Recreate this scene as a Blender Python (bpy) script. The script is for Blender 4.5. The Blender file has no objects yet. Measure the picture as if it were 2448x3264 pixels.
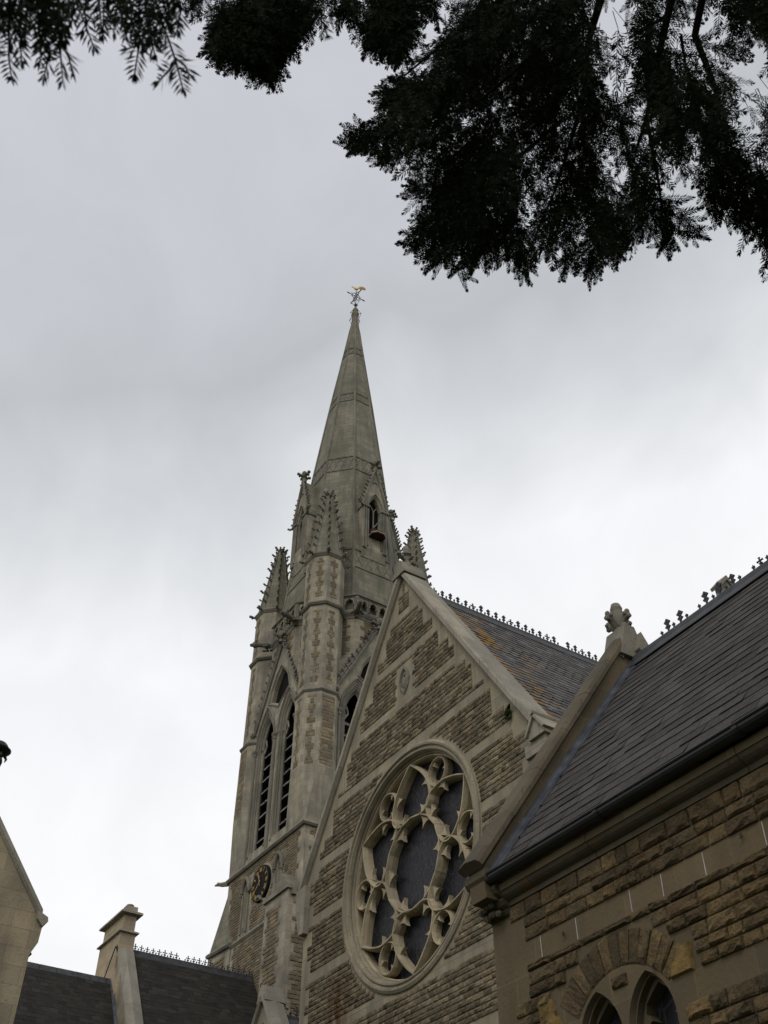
import bpy, math, random
import numpy as np
from mathutils import Vector, Matrix
from mathutils.geometry import tessellate_polygon

sc = bpy.context.scene
rad = math.radians
pi = math.pi
rng = random.Random(7)

# ------------------------------------------------------------------ camera, sky, sun, exposure
cam = bpy.data.cameras.new('camera')
cam_ob = bpy.data.objects.new('camera', cam)
sc.collection.objects.link(cam_ob)
cam.sensor_width = 36
cam.sensor_fit = 'AUTO'
cam.lens = 36.805
cam.clip_start = 0.05
cam.clip_end = 3000
YAW, PITCH, ROLL = -1.0054321, .75461057, .0053
fw = Vector((math.sin(YAW)*math.cos(PITCH), math.cos(YAW)*math.cos(PITCH), math.sin(PITCH)))
rt = Vector((math.cos(YAW), -math.sin(YAW), 0))
up = rt.cross(fw)
r2 = rt*math.cos(ROLL)+up*math.sin(ROLL)
u2 = -rt*math.sin(ROLL)+up*math.cos(ROLL)
mw = Matrix((r2, u2, -fw)).transposed().to_4x4()
cam_ob.matrix_world = mw
cam.dof.use_dof = True
cam.dof.focus_distance = 30
cam.dof.aperture_fstop = 10
sc.camera = cam_ob
FPX = 3337.0287


def ray(x, y):
    """direction of a pixel of the 2448x3264 photograph"""
    return r2*((x-1224)/FPX)+u2*(-(y-1632)/FPX)+fw


def proj(p):
    c = p.dot(fw)
    if c < .05:
        return None
    return 1224+FPX*p.dot(r2)/c, 1632-FPX*p.dot(u2)/c


world = bpy.data.worlds.new('World')
sc.world = world
world.use_nodes = True
SUN_DIR = Vector((.40, -.62, .68)).normalized()
sun_el = math.asin(SUN_DIR.z)
sun_az = math.atan2(SUN_DIR.x, SUN_DIR.y)


def build_world():
    nt = world.node_tree
    N, L = nt.nodes, nt.links
    N.clear()
    out = N.new('ShaderNodeOutputWorld')
    bg = N.new('ShaderNodeBackground')
    bg.inputs['Strength'].default_value = 1.0
    L.new(bg.outputs[0], out.inputs[0])
    tc = N.new('ShaderNodeTexCoord')
    sep = N.new('ShaderNodeSeparateXYZ')
    L.new(tc.outputs['Generated'], sep.inputs[0])
    # a cloud sheet: bright low down and towards +Y, a darker bank higher up, its edge broken by noise
    dt = N.new('ShaderNodeVectorMath'); dt.operation = 'DOT_PRODUCT'
    L.new(tc.outputs['Generated'], dt.inputs[0])
    dt.inputs[1].default_value = (-.24*.536, -.24*.844, 1.0)
    n1 = N.new('ShaderNodeTexNoise')
    n1.inputs['Scale'].default_value = 2.6
    n1.inputs['Detail'].default_value = 4
    n1.inputs['Roughness'].default_value = .5
    n1.inputs['Distortion'].default_value = .4
    L.new(tc.outputs['Generated'], n1.inputs['Vector'])
    a = N.new('ShaderNodeMath'); a.operation = 'MULTIPLY_ADD'
    L.new(n1.outputs['Fac'], a.inputs[0])
    a.inputs[1].default_value = .30
    L.new(dt.outputs['Value'], a.inputs[2])
    b = N.new('ShaderNodeMapRange')
    b.inputs['From Min'].default_value = .45; b.inputs['From Max'].default_value = 1.25
    L.new(a.outputs[0], b.inputs['Value'])
    ramp = N.new('ShaderNodeValToRGB')
    cr = ramp.color_ramp
    P = lambda q: (q-.3)/.8
    stops = [(.50, (.97, .97, .99)), (.615, (.93, .935, .962)), (.66, (.80, .815, .835)), (.715, (.665, .692, .718)), (.785, (.535, .56, .592)), (.85, (.58, .60, .638)), (.94, (.605, .617, .668)), (1.05, (.64, .65, .71))]
    cr.elements[0].position = P(stops[0][0]); cr.elements[0].color = (*stops[0][1], 1)
    cr.elements[1].position = P(stops[-1][0]); cr.elements[1].color = (*stops[-1][1], 1)
    for p, c in stops[1:-1]:
        e = cr.elements.new(P(p)); e.color = (*c, 1)
    L.new(b.outputs[0], ramp.inputs[0])
    # finer mottling of the cloud sheet
    n2 = N.new('ShaderNodeTexNoise')
    n2.inputs['Scale'].default_value = 6.5
    n2.inputs['Detail'].default_value = 6
    n2.inputs['Roughness'].default_value = .55
    n2.inputs['Distortion'].default_value = .6
    L.new(tc.outputs['Generated'], n2.inputs['Vector'])
    m0 = N.new('ShaderNodeMapRange')
    m0.inputs['From Min'].default_value = .3; m0.inputs['From Max'].default_value = .7
    m0.inputs['To Min'].default_value = .95; m0.inputs['To Max'].default_value = 1.05
    L.new(n2.outputs['Fac'], m0.inputs['Value'])
    mul = N.new('ShaderNodeVectorMath'); mul.operation = 'SCALE'
    L.new(ramp.outputs[0], mul.inputs[0]); L.new(m0.outputs[0], mul.inputs['Scale'])
    sky = N.new('ShaderNodeTexSky')
    sky.sky_type = 'NISHITA'
    sky.sun_disc = False
    sky.sun_elevation = sun_el
    sky.sun_rotation = sun_az
    sk = N.new('ShaderNodeVectorMath'); sk.operation = 'SCALE'
    sk.inputs['Scale'].default_value = .1
    L.new(sky.outputs[0], sk.inputs[0])
    mix = N.new('ShaderNodeMix'); mix.data_type = 'RGBA'
    mix.inputs['Factor'].default_value = .97
    L.new(sk.outputs[0], mix.inputs[6]); L.new(mul.outputs[0], mix.inputs[7])
    L.new(mix.outputs[2], bg.inputs['Color'])


build_world()
sun = bpy.data.lights.new('sun', 'SUN')
sun.energy = .9
sun.angle = rad(24)
sun.color = (1, .95, .88)
sun_ob = bpy.data.objects.new('sun', sun)
sun_ob.rotation_euler = (-SUN_DIR).to_track_quat('-Z', 'Y').to_euler()
sc.collection.objects.link(sun_ob)
sc.view_settings.view_transform = 'Standard'
sc.view_settings.look = 'None'
sc.view_settings.exposure = 0
sc.view_settings.gamma = 1
sc.view_settings.use_curve_mapping = False
sc.cycles.max_bounces = 6
sc.cycles.diffuse_bounces = 3


# ------------------------------------------------------------------ materials
class NT:
    def __init__(s, name):
        s.m = bpy.data.materials.new(name)
        s.m.use_nodes = True
        s.N = s.m.node_tree.nodes
        s.L = s.m.node_tree.links
        s.b = s.N['Principled BSDF']
        s.tc = s.N.new('ShaderNodeTexCoord')

    def link(s, a, b): s.L.new(a, b)

    def noise(s, scale, detail=4, vec=None, stretch=None, rough=.55):
        n = s.N.new('ShaderNodeTexNoise')
        n.inputs['Scale'].default_value = scale
        n.inputs['Detail'].default_value = detail
        n.inputs['Roughness'].default_value = rough
        v = vec or s.tc.outputs['Object']
        if stretch:
            mp = s.N.new('ShaderNodeMapping')
            mp.inputs['Scale'].default_value = stretch
            s.link(v, mp.inputs['Vector'])
            v = mp.outputs[0]
        s.link(v, n.inputs['Vector'])
        return n.outputs['Fac']

    def ramp(s, fac, stops):
        r = s.N.new('ShaderNodeValToRGB')
        cr = r.color_ramp
        while len(cr.elements) < len(stops):
            cr.elements.new(.5)
        for e, (p, c) in zip(cr.elements, stops):
            e.position = p
            e.color = (c, c, c, 1) if not isinstance(c, tuple) else (*c, 1)
        s.link(fac, r.inputs[0])
        return r.outputs[0]

    def mix(s, a, b, fac, mode='MIX'):
        n = s.N.new('ShaderNodeMix')
        n.data_type = 'RGBA'
        n.blend_type = mode
        for sock, v in ((n.inputs[6], a), (n.inputs[7], b)):
            if isinstance(v, tuple):
                sock.default_value = (*v, 1)
            else:
                s.link(v, sock)
        if isinstance(fac, (int, float)):
            n.inputs['Factor'].default_value = fac
        else:
            s.link(fac, n.inputs['Factor'])
        return n.outputs[2]

    def island(s):
        g = s.N.new('ShaderNodeNewGeometry')
        return g.outputs['Random Per Island']

    def bump(s, h, dist, strength=1.0, prev=None):
        b = s.N.new('ShaderNodeBump')
        b.inputs['Distance'].default_value = dist
        b.inputs['Strength'].default_value = strength
        s.link(h, b.inputs['Height'])
        if prev is not None:
            s.link(prev, b.inputs['Normal'])
        return b.outputs[0]

    def done(s, col, rough=.9, normal=None, spec=.3, metal=0):
        if isinstance(col, tuple):
            s.b.inputs['Base Color'].default_value = (*col, 1)
        else:
            s.link(col, s.b.inputs['Base Color'])
        s.b.inputs['Roughness'].default_value = rough
        s.b.inputs['Specular IOR Level'].default_value = spec
        s.b.inputs['Metallic'].default_value = metal
        if normal is not None:
            s.link(normal, s.b.inputs['Normal'])
        return s.m


def ashlar(name, c1, c2, dirt, bw=.6, bh=.3, joint=.6, dirtamt=.6, streak=.5, lichen=None, stain=None, jointc=None):
    t = NT(name)
    base = t.mix(c1, c2, t.ramp(t.noise(1.3, 5), [(.35, 0.), (.65, 1.)]))
    br = t.N.new('ShaderNodeTexBrick')
    t.link(t.tc.outputs['UV'], br.inputs['Vector'])
    br.inputs['Scale'].default_value = 1
    br.inputs['Brick Width'].default_value = bw
    br.inputs['Row Height'].default_value = bh
    br.inputs['Mortar Size'].default_value = .008
    br.inputs['Mortar Smooth'].default_value = .3
    br.inputs['Color1'].default_value = (.78, .79, .80, 1)
    br.inputs['Color2'].default_value = (1.14, 1.10, 1.04, 1)
    br.inputs['Mortar'].default_value = (1 - joint, 1 - joint, 1 - joint, 1) if jointc is None else (jointc, jointc, jointc, 1)
    base = t.mix(base, br.outputs['Color'], .9, 'MULTIPLY')
    # vertical run-off stains and blotches of soot
    st = t.ramp(t.noise(1.0, 5, stretch=(2.6, 2.6, .35)), [(.45, 0.), (.72, 1.)])
    bl = t.ramp(t.noise(.55, 6, rough=.65), [(.48, 0.), (.70, 1.)])
    base = t.mix(base, dirt, t.mix((0, 0, 0), (1, 1, 1), t.mix(st, (0, 0, 0), 1 - streak)))
    n = t.mix(bl, (0, 0, 0), 1 - dirtamt)
    base = t.mix(base, dirt, n)
    sp = t.ramp(t.noise(14, 3), [(.60, 0.), (.72, .55)])
    base = t.mix(base, dirt, sp)
    if lichen:
        li = t.ramp(t.noise(3.0, 6, rough=.7), [(.60, 0.), (.68, .7)])
        base = t.mix(base, lichen, li)
    if stain:
        base = stain(t, base)
    nb = t.bump(t.noise(22, 5), .012, .7)
    nb = t.bump(br.outputs['Fac'], .01, -.5 if joint > 0 else .0, nb)
    return t.done(base, .92, nb, .2)


def rubble(name, cols, dark, darkamt=.75, patch=1.1, bumpd=.02, stain=None, bscale=26, hi=None):
    t = NT(name)
    isl = t.island()
    st = [(i/(len(cols)-1) if len(cols) > 1 else 0, c) for i, c in enumerate(cols)]
    base = t.ramp(isl, st)
    # each stone has its own weathering
    wn = t.N.new('ShaderNodeTexWhiteNoise'); wn.noise_dimensions = '1D'
    t.link(isl, wn.inputs['W'])
    nz = t.noise(patch, 6, rough=.7)
    add = t.N.new('ShaderNodeMath'); add.operation = 'MULTIPLY_ADD'
    t.link(wn.outputs['Value'], add.inputs[0]); add.inputs[1].default_value = .28
    t.link(nz, add.inputs[2])
    nz2 = t.noise(9, 4)
    add2 = t.N.new('ShaderNodeMath'); add2.operation = 'MULTIPLY_ADD'
    t.link(nz2, add2.inputs[0]); add2.inputs[1].default_value = .45
    t.link(add.outputs[0], add2.inputs[2])
    base = t.mix(base, dark, t.ramp(add2.outputs[0], [(.66, 0.), (.96, darkamt)]))
    fine = t.ramp(t.noise(45, 4), [(.3, .72), (.7, 1.18)])
    base = t.mix(base, fine, 1.0, 'MULTIPLY')
    if hi:
        base = t.mix(base, hi, t.ramp(t.noise(2.1, 5), [(.62, 0.), (.70, .6)]))
    if stain:
        base = stain(t, base)
    nb = t.bump(t.noise(bscale, 6, rough=.6), bumpd, 1.0)
    return t.done(base, .93, nb, .2)


def slate(name, cols, lichen=None, lich_fn=None, rough=.55, spec=.4, pale=None):
    t = NT(name)
    isl = t.island()
    base = t.ramp(isl, [(i/(len(cols)-1), c) for i, c in enumerate(cols)])
    base = t.mix(base, t.ramp(t.noise(30, 5), [(.3, .7), (.7, 1.25)]), 1.0, 'MULTIPLY')
    if pale:
        base = t.mix(base, pale, t.ramp(t.noise(55, 3), [(.62, 0.), (.75, .45)]))
    if lich_fn:
        base = lich_fn(t, base)
    elif lichen:
        base = t.mix(base, lichen, t.ramp(t.noise(1.9, 6, rough=.65), [(.66, 0.), (.72, .8)]))
    nb = t.bump(t.noise(34, 5), .006, 1.0)
    return t.done(base, rough, nb, spec)


def simple(name, col, rough=.6, spec=.4, metal=0, var=.25, scale=8, bumpd=.0):
    t = NT(name)
    lo = tuple(c*(1-var) for c in col)
    hi = tuple(min(1, c*(1+var)) for c in col)
    base = t.mix(lo, hi, t.ramp(t.noise(scale, 5), [(.3, 0.), (.7, 1.)]))
    nb = t.bump(t.noise(scale*3, 4), bumpd, 1) if bumpd else None
    return t.done(base, rough, nb, spec, metal)


def rose_stain(t, base):
    """rusty run-off under the lower left of the rose window"""
    sep = t.N.new('ShaderNodeSeparateXYZ')
    t.link(t.tc.outputs['Object'], sep.inputs[0])

    def rng_(sock, a, b, c, d):
        m = t.N.new('ShaderNodeMapRange')
        m.interpolation_type = 'SMOOTHSTEP'
        m.inputs['From Min'].default_value = a; m.inputs['From Max'].default_value = b
        m.inputs['To Min'].default_value = c; m.inputs['To Max'].default_value = d
        t.link(sock, m.inputs['Value'])
        return m.outputs[0]

    def mulm(a, b):
        m = t.N.new('ShaderNodeMath'); m.operation = 'MULTIPLY'
        t.link(a, m.inputs[0]); t.link(b, m.inputs[1])
        return m.outputs[0]
    x, z = sep.outputs['X'], sep.outputs['Z']
    f = mulm(rng_(x, -3.5, -2.95, 0, 1), rng_(x, -2.75, -1.9, 1, 0))
    f = mulm(f, rng_(z, 9.4, 10.4, 1, 0))
    f = mulm(f, t.ramp(t.noise(2.0, 5, stretch=(2.5, 2.5, .4)), [(.34, 0.), (.56, 1.)]))
    return t.mix(base, (.085, .042, .014), f)


def roof_lichen(t, base):
    """ochre lichen in patches along the verge of the transept roof"""
    sep = t.N.new('ShaderNodeSeparateXYZ')
    t.link(t.tc.outputs['Object'], sep.inputs[0])
    m = t.N.new('ShaderNodeMapRange')
    m.inputs['From Min'].default_value = .3; m.inputs['From Max'].default_value = 4.2
    m.inputs['To Min'].default_value = .21; m.inputs['To Max'].default_value = -.06
    t.link(sep.outputs['Y'], m.inputs['Value'])
    a = t.N.new('ShaderNodeMath'); a.operation = 'ADD'
    t.link(t.noise(1.5, 7, rough=.72), a.inputs[0]); t.link(m.outputs[0], a.inputs[1])
    base = t.mix(base, (.235, .125, .022), t.ramp(a.outputs[0], [(.60, 0.), (.70, .92)]))
    return t.mix(base, (.22, .23, .25), t.ramp(t.noise(6, 4), [(.60, 0.), (.68, .45)]))


M = {}
M['t_ashlar'] = ashlar('tower ashlar', (.265, .24, .185), (.37, .33, .25), (.125, .12, .103), .55, .32, .4, .75, .75)
M['t_rubble'] = rubble('tower rubble', [(.22, .165, .095), (.29, .23, .145), (.19, .15, .09), (.31, .25, .16), (.25, .20, .13)], (.08, .07, .053), .65)
M['spire'] = ashlar('spire stone', (.185, .176, .14), (.235, .218, .17), (.105, .108, .075), .60, .31, .75, .75, .85, lichen=(.125, .135, .065))
M['carved'] = ashlar('carved grey stone', (.23, .215, .175), (.18, .17, .14), (.075, .07, .058), 2.0, 2.0, 0., .7, .5)
M['r_ashlar'] = ashlar('transept ashlar', (.265, .235, .17), (.315, .278, .203), (.145, .13, .097), .62, .6, .45, .65, .75, stain=rose_stain)
M['r_rubble'] = rubble('transept rubble', [(.235, .185, .113), (.30, .24, .155), (.19, .152, .094), (.262, .21, .135), (.33, .27, .18), (.21, .17, .112)], (.066, .057, .041), .72, 1.3, stain=rose_stain)
M['tracery'] = ashlar('tracery stone', (.39, .33, .225), (.46, .395, .275), (.18, .15, .105), .9, .7, .3, .6, .75)
M['coping'] = ashlar('weathered coping stone', (.26, .24, .195), (.32, .295, .24), (.12, .112, .09), .75, 3, .5, .6, .3, lichen=(.19, .18, .15))
M['c_ashlar'] = ashlar('chapel ashlar', (.120, .094, .056), (.15, .118, .072), (.085, .07, .048), .66, .6, .0, .55, .5, jointc=1.25)
M['c_rubble'] = rubble('chapel rock faced stone', [(.160, .108, .052), (.200, .137, .064), (.132, .094, .051), (.220, .152, .070), (.168, .122, .066), (.148, .110, .063)], (.048, .038, .025), .75, 1.3, .03, bscale=30)
M['c_orange'] = simple('ochre stone', (.165, .108, .040), .9, .2, 0, .45, 9, .015)
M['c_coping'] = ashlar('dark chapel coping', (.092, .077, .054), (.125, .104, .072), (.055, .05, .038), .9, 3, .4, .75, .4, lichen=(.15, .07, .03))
M['h_ashlar'] = ashlar('smooth house stone', (.275, .232, .16), (.335, .285, .20), (.135, .12, .092), .75, .33, .3, .8, .8)
M['ch_ashlar'] = ashlar('chimney stone', (.34, .275, .185), (.39, .32, .22), (.21, .18, .13), .8, .4, .3, .45, .5)
M['c_slate'] = slate('chapel slate', [(.044, .040, .038), (.067, .060, .057), (.051, .047, .045), (.080, .073, .070), (.057, .051, .049)], pale=(.13, .122, .115), rough=.88, spec=.12)
M['r_slate'] = slate('transept slate', [(.066, .063, .060), (.10, .095, .090), (.078, .074, .070), (.14, .135, .13), (.088, .083, .078)], lich_fn=roof_lichen, rough=.8, spec=.18)
M['l_slate'] = slate('range slate', [(.021, .019, .017), (.034, .030, .026), (.025, .023, .020), (.043, .038, .033)], lichen=(.12, .075, .02), rough=.85, spec=.15)
M['lead'] = simple('lead flashing', (.058, .064, .074), .75, .25, 0, .5, 5, .004)
M['iron'] = simple('black iron', (.012, .012, .014), .45, .5, 0, .4, 10)
M['crest'] = simple('dark ridge crest', (.045, .043, .050), .7, .3, 0, .3, 10)
M['ridge'] = simple('dark ridge tile', (.040, .042, .046), .6, .4, 0, .4, 5, .004)
M['gold'] = simple('gilding', (.62, .41, .15), .5, .4, .6, .2, 9)
M['goldpaint'] = simple('gold paint', (.40, .25, .07), .6, .3, .1, .2, 9)
M['black'] = simple('black dial', (.010, .010, .011), .85, .15, 0, .3, 8)
M['void'] = simple('dark interior', (.010, .009, .008), .95, .1, 0, .3, 3)
M['louvre'] = simple('weathered louvre board', (.17, .165, .155), .85, .2, 0, .45, 4, .01)
M['redbox'] = simple('red brown board', (.055, .022, .015), .85, .2, 0, .4, 6)
M['whitebox'] = simple('white board', (.42, .40, .36), .7, .3, 0, .2, 6)
M['green'] = simple('dark green paint', (.012, .026, .016), .5, .5, 0, .4, 12)
M['moss'] = simple('moss', (.035, .05, .012), .95, .1, 0, .5, 20)
M['bark'] = simple('yew bark', (.018, .013, .010), .9, .2, 0, .5, 6, .01)
M['pot'] = simple('clay pot', (.30, .17, .10), .85, .2, 0, .3, 6)


def glass_mat():
    t = NT('leaded glass')
    vo = t.N.new('ShaderNodeTexVoronoi')
    vo.feature = 'DISTANCE_TO_EDGE'
    vo.inputs['Scale'].default_value = 6.0
    mp = t.N.new('ShaderNodeMapping')
    mp.inputs['Scale'].default_value = (1.5, 1, .8)
    t.link(t.tc.outputs['Object'], mp.inputs[0])
    wv = t.noise(2.5, 3)
    t.link(mp.outputs[0], vo.inputs['Vector'])
    ln = t.ramp(vo.outputs['Distance'], [(.02, 1.), (.06, 0.)])
    col = t.mix((.012, .012, .015), (.040, .039, .041), ln)
    col = t.mix(col, (.022, .022, .028), t.ramp(wv, [(.4, 0.), (.7, .6)]))
    nb = t.bump(vo.outputs['Distance'], .02, .25)
    nb = t.bump(t.noise(3.5, 3), .03, .5, nb)
    return t.done(col, .4, nb, .15)


M['glass'] = glass_mat()


def leaf_mat(name, cols):
    t = NT(name)
    isl = t.island()
    base = t.ramp(isl, [(i/(len(cols)-1), c) for i, c in enumerate(cols)])
    return t.done(base, .75, None, .12)


M['needle'] = leaf_mat('yew needles', [(.008, .013, .005), (.013, .021, .007), (.010, .016, .006), (.020, .030, .009)])
M['fern'] = leaf_mat('fern', [(.02, .035, .01), (.035, .055, .012)])


def ground_mat():
    t = NT('churchyard ground')
    base = t.mix((.045, .07, .02), (.07, .085, .035), t.ramp(t.noise(.6, 6), [(.35, 0.), (.65, 1.)]))
    base = t.mix(base, (.12, .10, .075), t.ramp(t.noise(.12, 4), [(.58, 0.), (.64, .8)]))
    return t.done(base, .95, t.bump(t.noise(8, 5), .05, 1), .1)


M['ground'] = ground_mat()


# ------------------------------------------------------------------ mesh helpers
V = Vector
ORG = V((0, 0, 0))     # origin of the thing being built


class MB:
    def __init__(s):
        s.v = []; s.f = []; s.m = []; s.mats = []; s.cur = 0

    def mat(s, name):
        if name not in s.mats:
            s.mats.append(name)
        s.cur = s.mats.index(name)
        return s

    def add(s, vs, fs):
        o = len(s.v)
        s.v.extend([tuple(v) for v in vs])
        for f in fs:
            s.f.append([i+o for i in f]); s.m.append(s.cur)

    def quad(s, *p):
        s.add(p, [list(range(len(p)))])

    def box(s, x0, x1, y0, y1, z0, z1):
        s.obox(V((x0, y0, z0)), V((x1-x0, 0, 0)), V((0, y1-y0, 0)), V((0, 0, z1-z0)))

    def obox(s, o, a, b, c):
        p = [o, o+a, o+a+b, o+b, o+c, o+a+c, o+a+b+c, o+b+c]
        s.add(p, [[3, 2, 1, 0], [4, 5, 6, 7], [0, 1, 5, 4], [1, 2, 6, 5], [2, 3, 7, 6], [3, 0, 4, 7]])

    def extrude(s, poly, vec, caps=(True, True)):
        n = len(poly)
        vec = V(vec)
        p = [V(q) for q in poly]+[V(q)+vec for q in poly]
        f = [[i, (i+1) % n, (i+1) % n+n, i+n] for i in range(n)]
        if caps[0]: f.append(list(range(n))[::-1])
        if caps[1]: f.append([i+n for i in range(n)])
        s.add(p, f)

    def loft(s, rings, closed=True, caps=True):
        n = len(rings[0])
        vs = [q for r in rings for q in r]
        f = []
        for k in range(len(rings)-1):
            for i in range(n if closed else n-1):
                j = (i+1) % n
                f.append([k*n+i, k*n+j, (k+1)*n+j, (k+1)*n+i])
        if caps and closed:
            f.append(list(range(n))[::-1])
            f.append([(len(rings)-1)*n+i for i in range(n)])
        s.add(vs, f)

    def tube(s, pts, r, n=6, caps=True):
        pts = [V(p) for p in pts]
        rr = r if isinstance(r, (list, tuple)) else [r]*len(pts)
        rings = []
        prev = None
        for i, p in enumerate(pts):
            d = (pts[min(i+1, len(pts)-1)]-pts[max(i-1, 0)])
            d = d.normalized() if d.length > 1e-9 else V((0, 0, 1))
            a = prev if prev is not None else (V((0, 0, 1)) if abs(d.z) < .9 else V((1, 0, 0)))
            x = d.cross(a)
            if x.length < 1e-6:
                x = d.cross(V((0, 1, .3)))
            x.normalize()
            y = x.cross(d).normalized()
            prev = y
            rings.append([p+(x*math.cos(2*pi*k/n)+y*math.sin(2*pi*k/n))*rr[i] for k in range(n)])
        s.loft(rings, True, caps)

    def lathe(s, prof, c, n=12, axis=None, ph=0.):
        """prof: (r, h) pairs round the vertical axis through c"""
        c = V(c)
        s.loft([[c+V((r*math.cos(2*pi*k/n+ph), r*math.sin(2*pi*k/n+ph), h)) for k in range(n)] for r, h in prof], True, True)

    def ball(s, c, r, n=6, m=4, sq=(1, 1, 1)):
        c = V(c)
        prof = []
        for i in range(m+1):
            a = -pi/2+pi*i/m
            prof.append((max(.02*r, r*math.cos(a)), r*math.sin(a)))
        s.loft([[c+V((q*math.cos(2*pi*k/n)*sq[0], q*math.sin(2*pi*k/n)*sq[1], h*sq[2])) for k in range(n)] for q, h in prof], True, True)

    def plate(s, outer, holes, O, U, W):
        """flat sheet with holes, 2D loops in (u,w)"""
        loops = [[V((a, b, 0)) for a, b in outer]]+[[V((a, b, 0)) for a, b in h] for h in holes]
        tri = tessellate_polygon(loops)
        pts = [O+U*p.x+W*p.y for l in loops for p in l]
        s.add(pts, [list(t) for t in tri])

    def ribbon(s, l0, l1, closed=True):
        n = len(l0)
        f = []
        for i in range(n if closed else n-1):
            j = (i+1) % n
            f.append([i, j, n+j, n+i])
        s.add(list(l0)+list(l1), f)

    def build(s, name, parent=None, org=None, smooth=False):
        me = bpy.data.meshes.new(name)
        o = ORG if org is None else org
        arr = np.array(s.v, dtype=np.float64)
        arr = arr-np.array(o)
        me.from_pydata([tuple(r) for r in arr], [], s.f)
        for k in s.mats:
            me.materials.append(M[k])
        me.polygons.foreach_set('material_index', s.m)
        if smooth:
            me.polygons.foreach_set('use_smooth', [True]*len(s.f))
        # box style UVs in metres along each face
        uv = me.uv_layers.new(name='UVMap')
        nl = len(me.loops)
        li = np.empty(nl, dtype=np.int32); me.loops.foreach_get('vertex_index', li)
        nr = np.empty(len(me.polygons)*3); me.polygons.foreach_get('normal', nr); nr = nr.reshape(-1, 3)
        lt = np.empty(len(me.polygons), dtype=np.int32); me.polygons.foreach_get('loop_total', lt)
        pn = np.repeat(nr, lt, axis=0)
        t = np.stack([-pn[:, 1], pn[:, 0], np.zeros(nl)], 1)
        flat = np.hypot(t[:, 0], t[:, 1]) < .25
        t[flat] = (1, 0, 0)
        t /= np.linalg.norm(t, axis=1)[:, None]
        dom = np.where(np.abs(t[:, 0]) >= np.abs(t[:, 1]), t[:, 0], t[:, 1])
        t *= np.where(dom < 0, -1, 1)[:, None]
        b = np.cross(pn, t)
        b *= np.where(b[:, 2] < 0, -1, 1)[:, None]
        P = arr[li]
        co = np.stack([(P*t).sum(1), (P*b).sum(1)], 1)
        uv.data.foreach_set('uv', co.astype(np.float32).ravel())
        me.update()
        ob = bpy.data.objects.new(name, me)
        sc.collection.objects.link(ob)
        if parent is not None:
            ob.parent = parent
        else:
            ob.location = o
        return ob


def thing(name, label, cat, loc, group=None):
    global ORG
    o = bpy.data.objects.new(name, None)
    o.empty_display_size = .3
    sc.collection.objects.link(o)
    o.location = loc
    ORG = V(loc)
    o['label'] = label
    o['category'] = cat
    if group:
        o['group'] = group
    return o


def copy_rot(ob, parent, ang, lab=None):
    """copy of a part (and its sub-parts) turned about the thing's axis"""
    c = ob.copy()
    sc.collection.objects.link(c)
    c.parent = parent
    c.rotation_euler.z = ob.rotation_euler.z+ang
    for ch in list(ob.children):
        d = ch.copy()
        sc.collection.objects.link(d)
        d.parent = c
    return c


def stones(mb, mat, fn, u0, u1, v0, v1, inside, ch=.15, cw=(.22, .5), depth=.035, gap=.010, fine=1, chv=.12, rows=None, R=None):
    """squared rock-faced stones, each an island of its own; fn(u,v,d) maps to space"""
    mb.mat(mat)
    R = R or rng
    if fine == 0:
        us, vs_ = (0, .07, .5, .93, 1), (0, .14, .86, 1)
    elif fine == 1:
        us, vs_ = (0, .05, .35, .65, .95, 1), (0, .12, .5, .88, 1)
    else:
        us, vs_ = (0, .03, .14, .38, .62, .86, .97, 1), (0, .06, .2, .5, .8, .94, 1)
    nu, nv = len(us), len(vs_)
    faces = [[j*nu+i, j*nu+i+1, (j+1)*nu+i+1, (j+1)*nu+i] for j in range(nv-1) for i in range(nu-1)]
    v = v0
    k = 0
    while v < v1-1e-4:
        h = rows[k % len(rows)] if rows else ch*(1+R.uniform(-chv, chv))
        k += 1
        if v+h > v1+1e-4:
            h = v1-v
            if h < .04:
                break
        elif v1-(v+h) < .05:
            h = v1-v
        # spans of this course that lie inside the region
        step = .02 if u1-u0 < 30 else .04
        ns = max(2, int((u1-u0)/step))
        spans = []
        st = None
        for i in range(ns+1):
            uu = u0+(u1-u0)*i/ns
            good = inside(uu, v+h*.5) and inside(uu, v+h*.2) and inside(uu, v+h*.8)
            if good and st is None:
                st = uu
            if (not good or i == ns) and st is not None:
                en = uu if good else uu-(u1-u0)/ns
                if en-st > .07:
                    spans.append((st, en))
                st = None
        cells = []
        for (sa, sb) in spans:
            u = sa
            while u < sb-1e-5:
                w = R.uniform(*cw)
                if sb-(u+w) < cw[0]*.6:
                    w = sb-u
                cells.append((u, min(u+w, sb)))
                u += w
        for (ca, cb) in cells:
            a, b, c, d = ca+gap*.5, cb-gap*.5, v+gap*.5, v+h-gap*.5
            if b-a < .03:
                continue
            D = depth*R.uniform(.55, 1.35)
            tu, tv = R.uniform(-.5, .5)*D, R.uniform(-.3, .6)*D
            pts = []
            for j, fv in enumerate(vs_):
                for i, fu in enumerate(us):
                    ring = min(i, j, nu-1-i, nv-1-j)
                    if ring == 0:
                        dd = 0
                    elif ring == 1:
                        dd = D*.45*R.uniform(.6, 1.2)+(.006)
                    else:
                        dd = D*R.uniform(.62, 1.2)+tu*(fu-.5)+tv*(.5-fv)
                    ju = 0 if ring == 0 else R.uniform(-.02, .02)*(b-a)
                    pts.append(fn(a+(b-a)*fu+ju, c+(d-c)*fv, dd))
            mb.add(pts, faces)
        v += h


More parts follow.
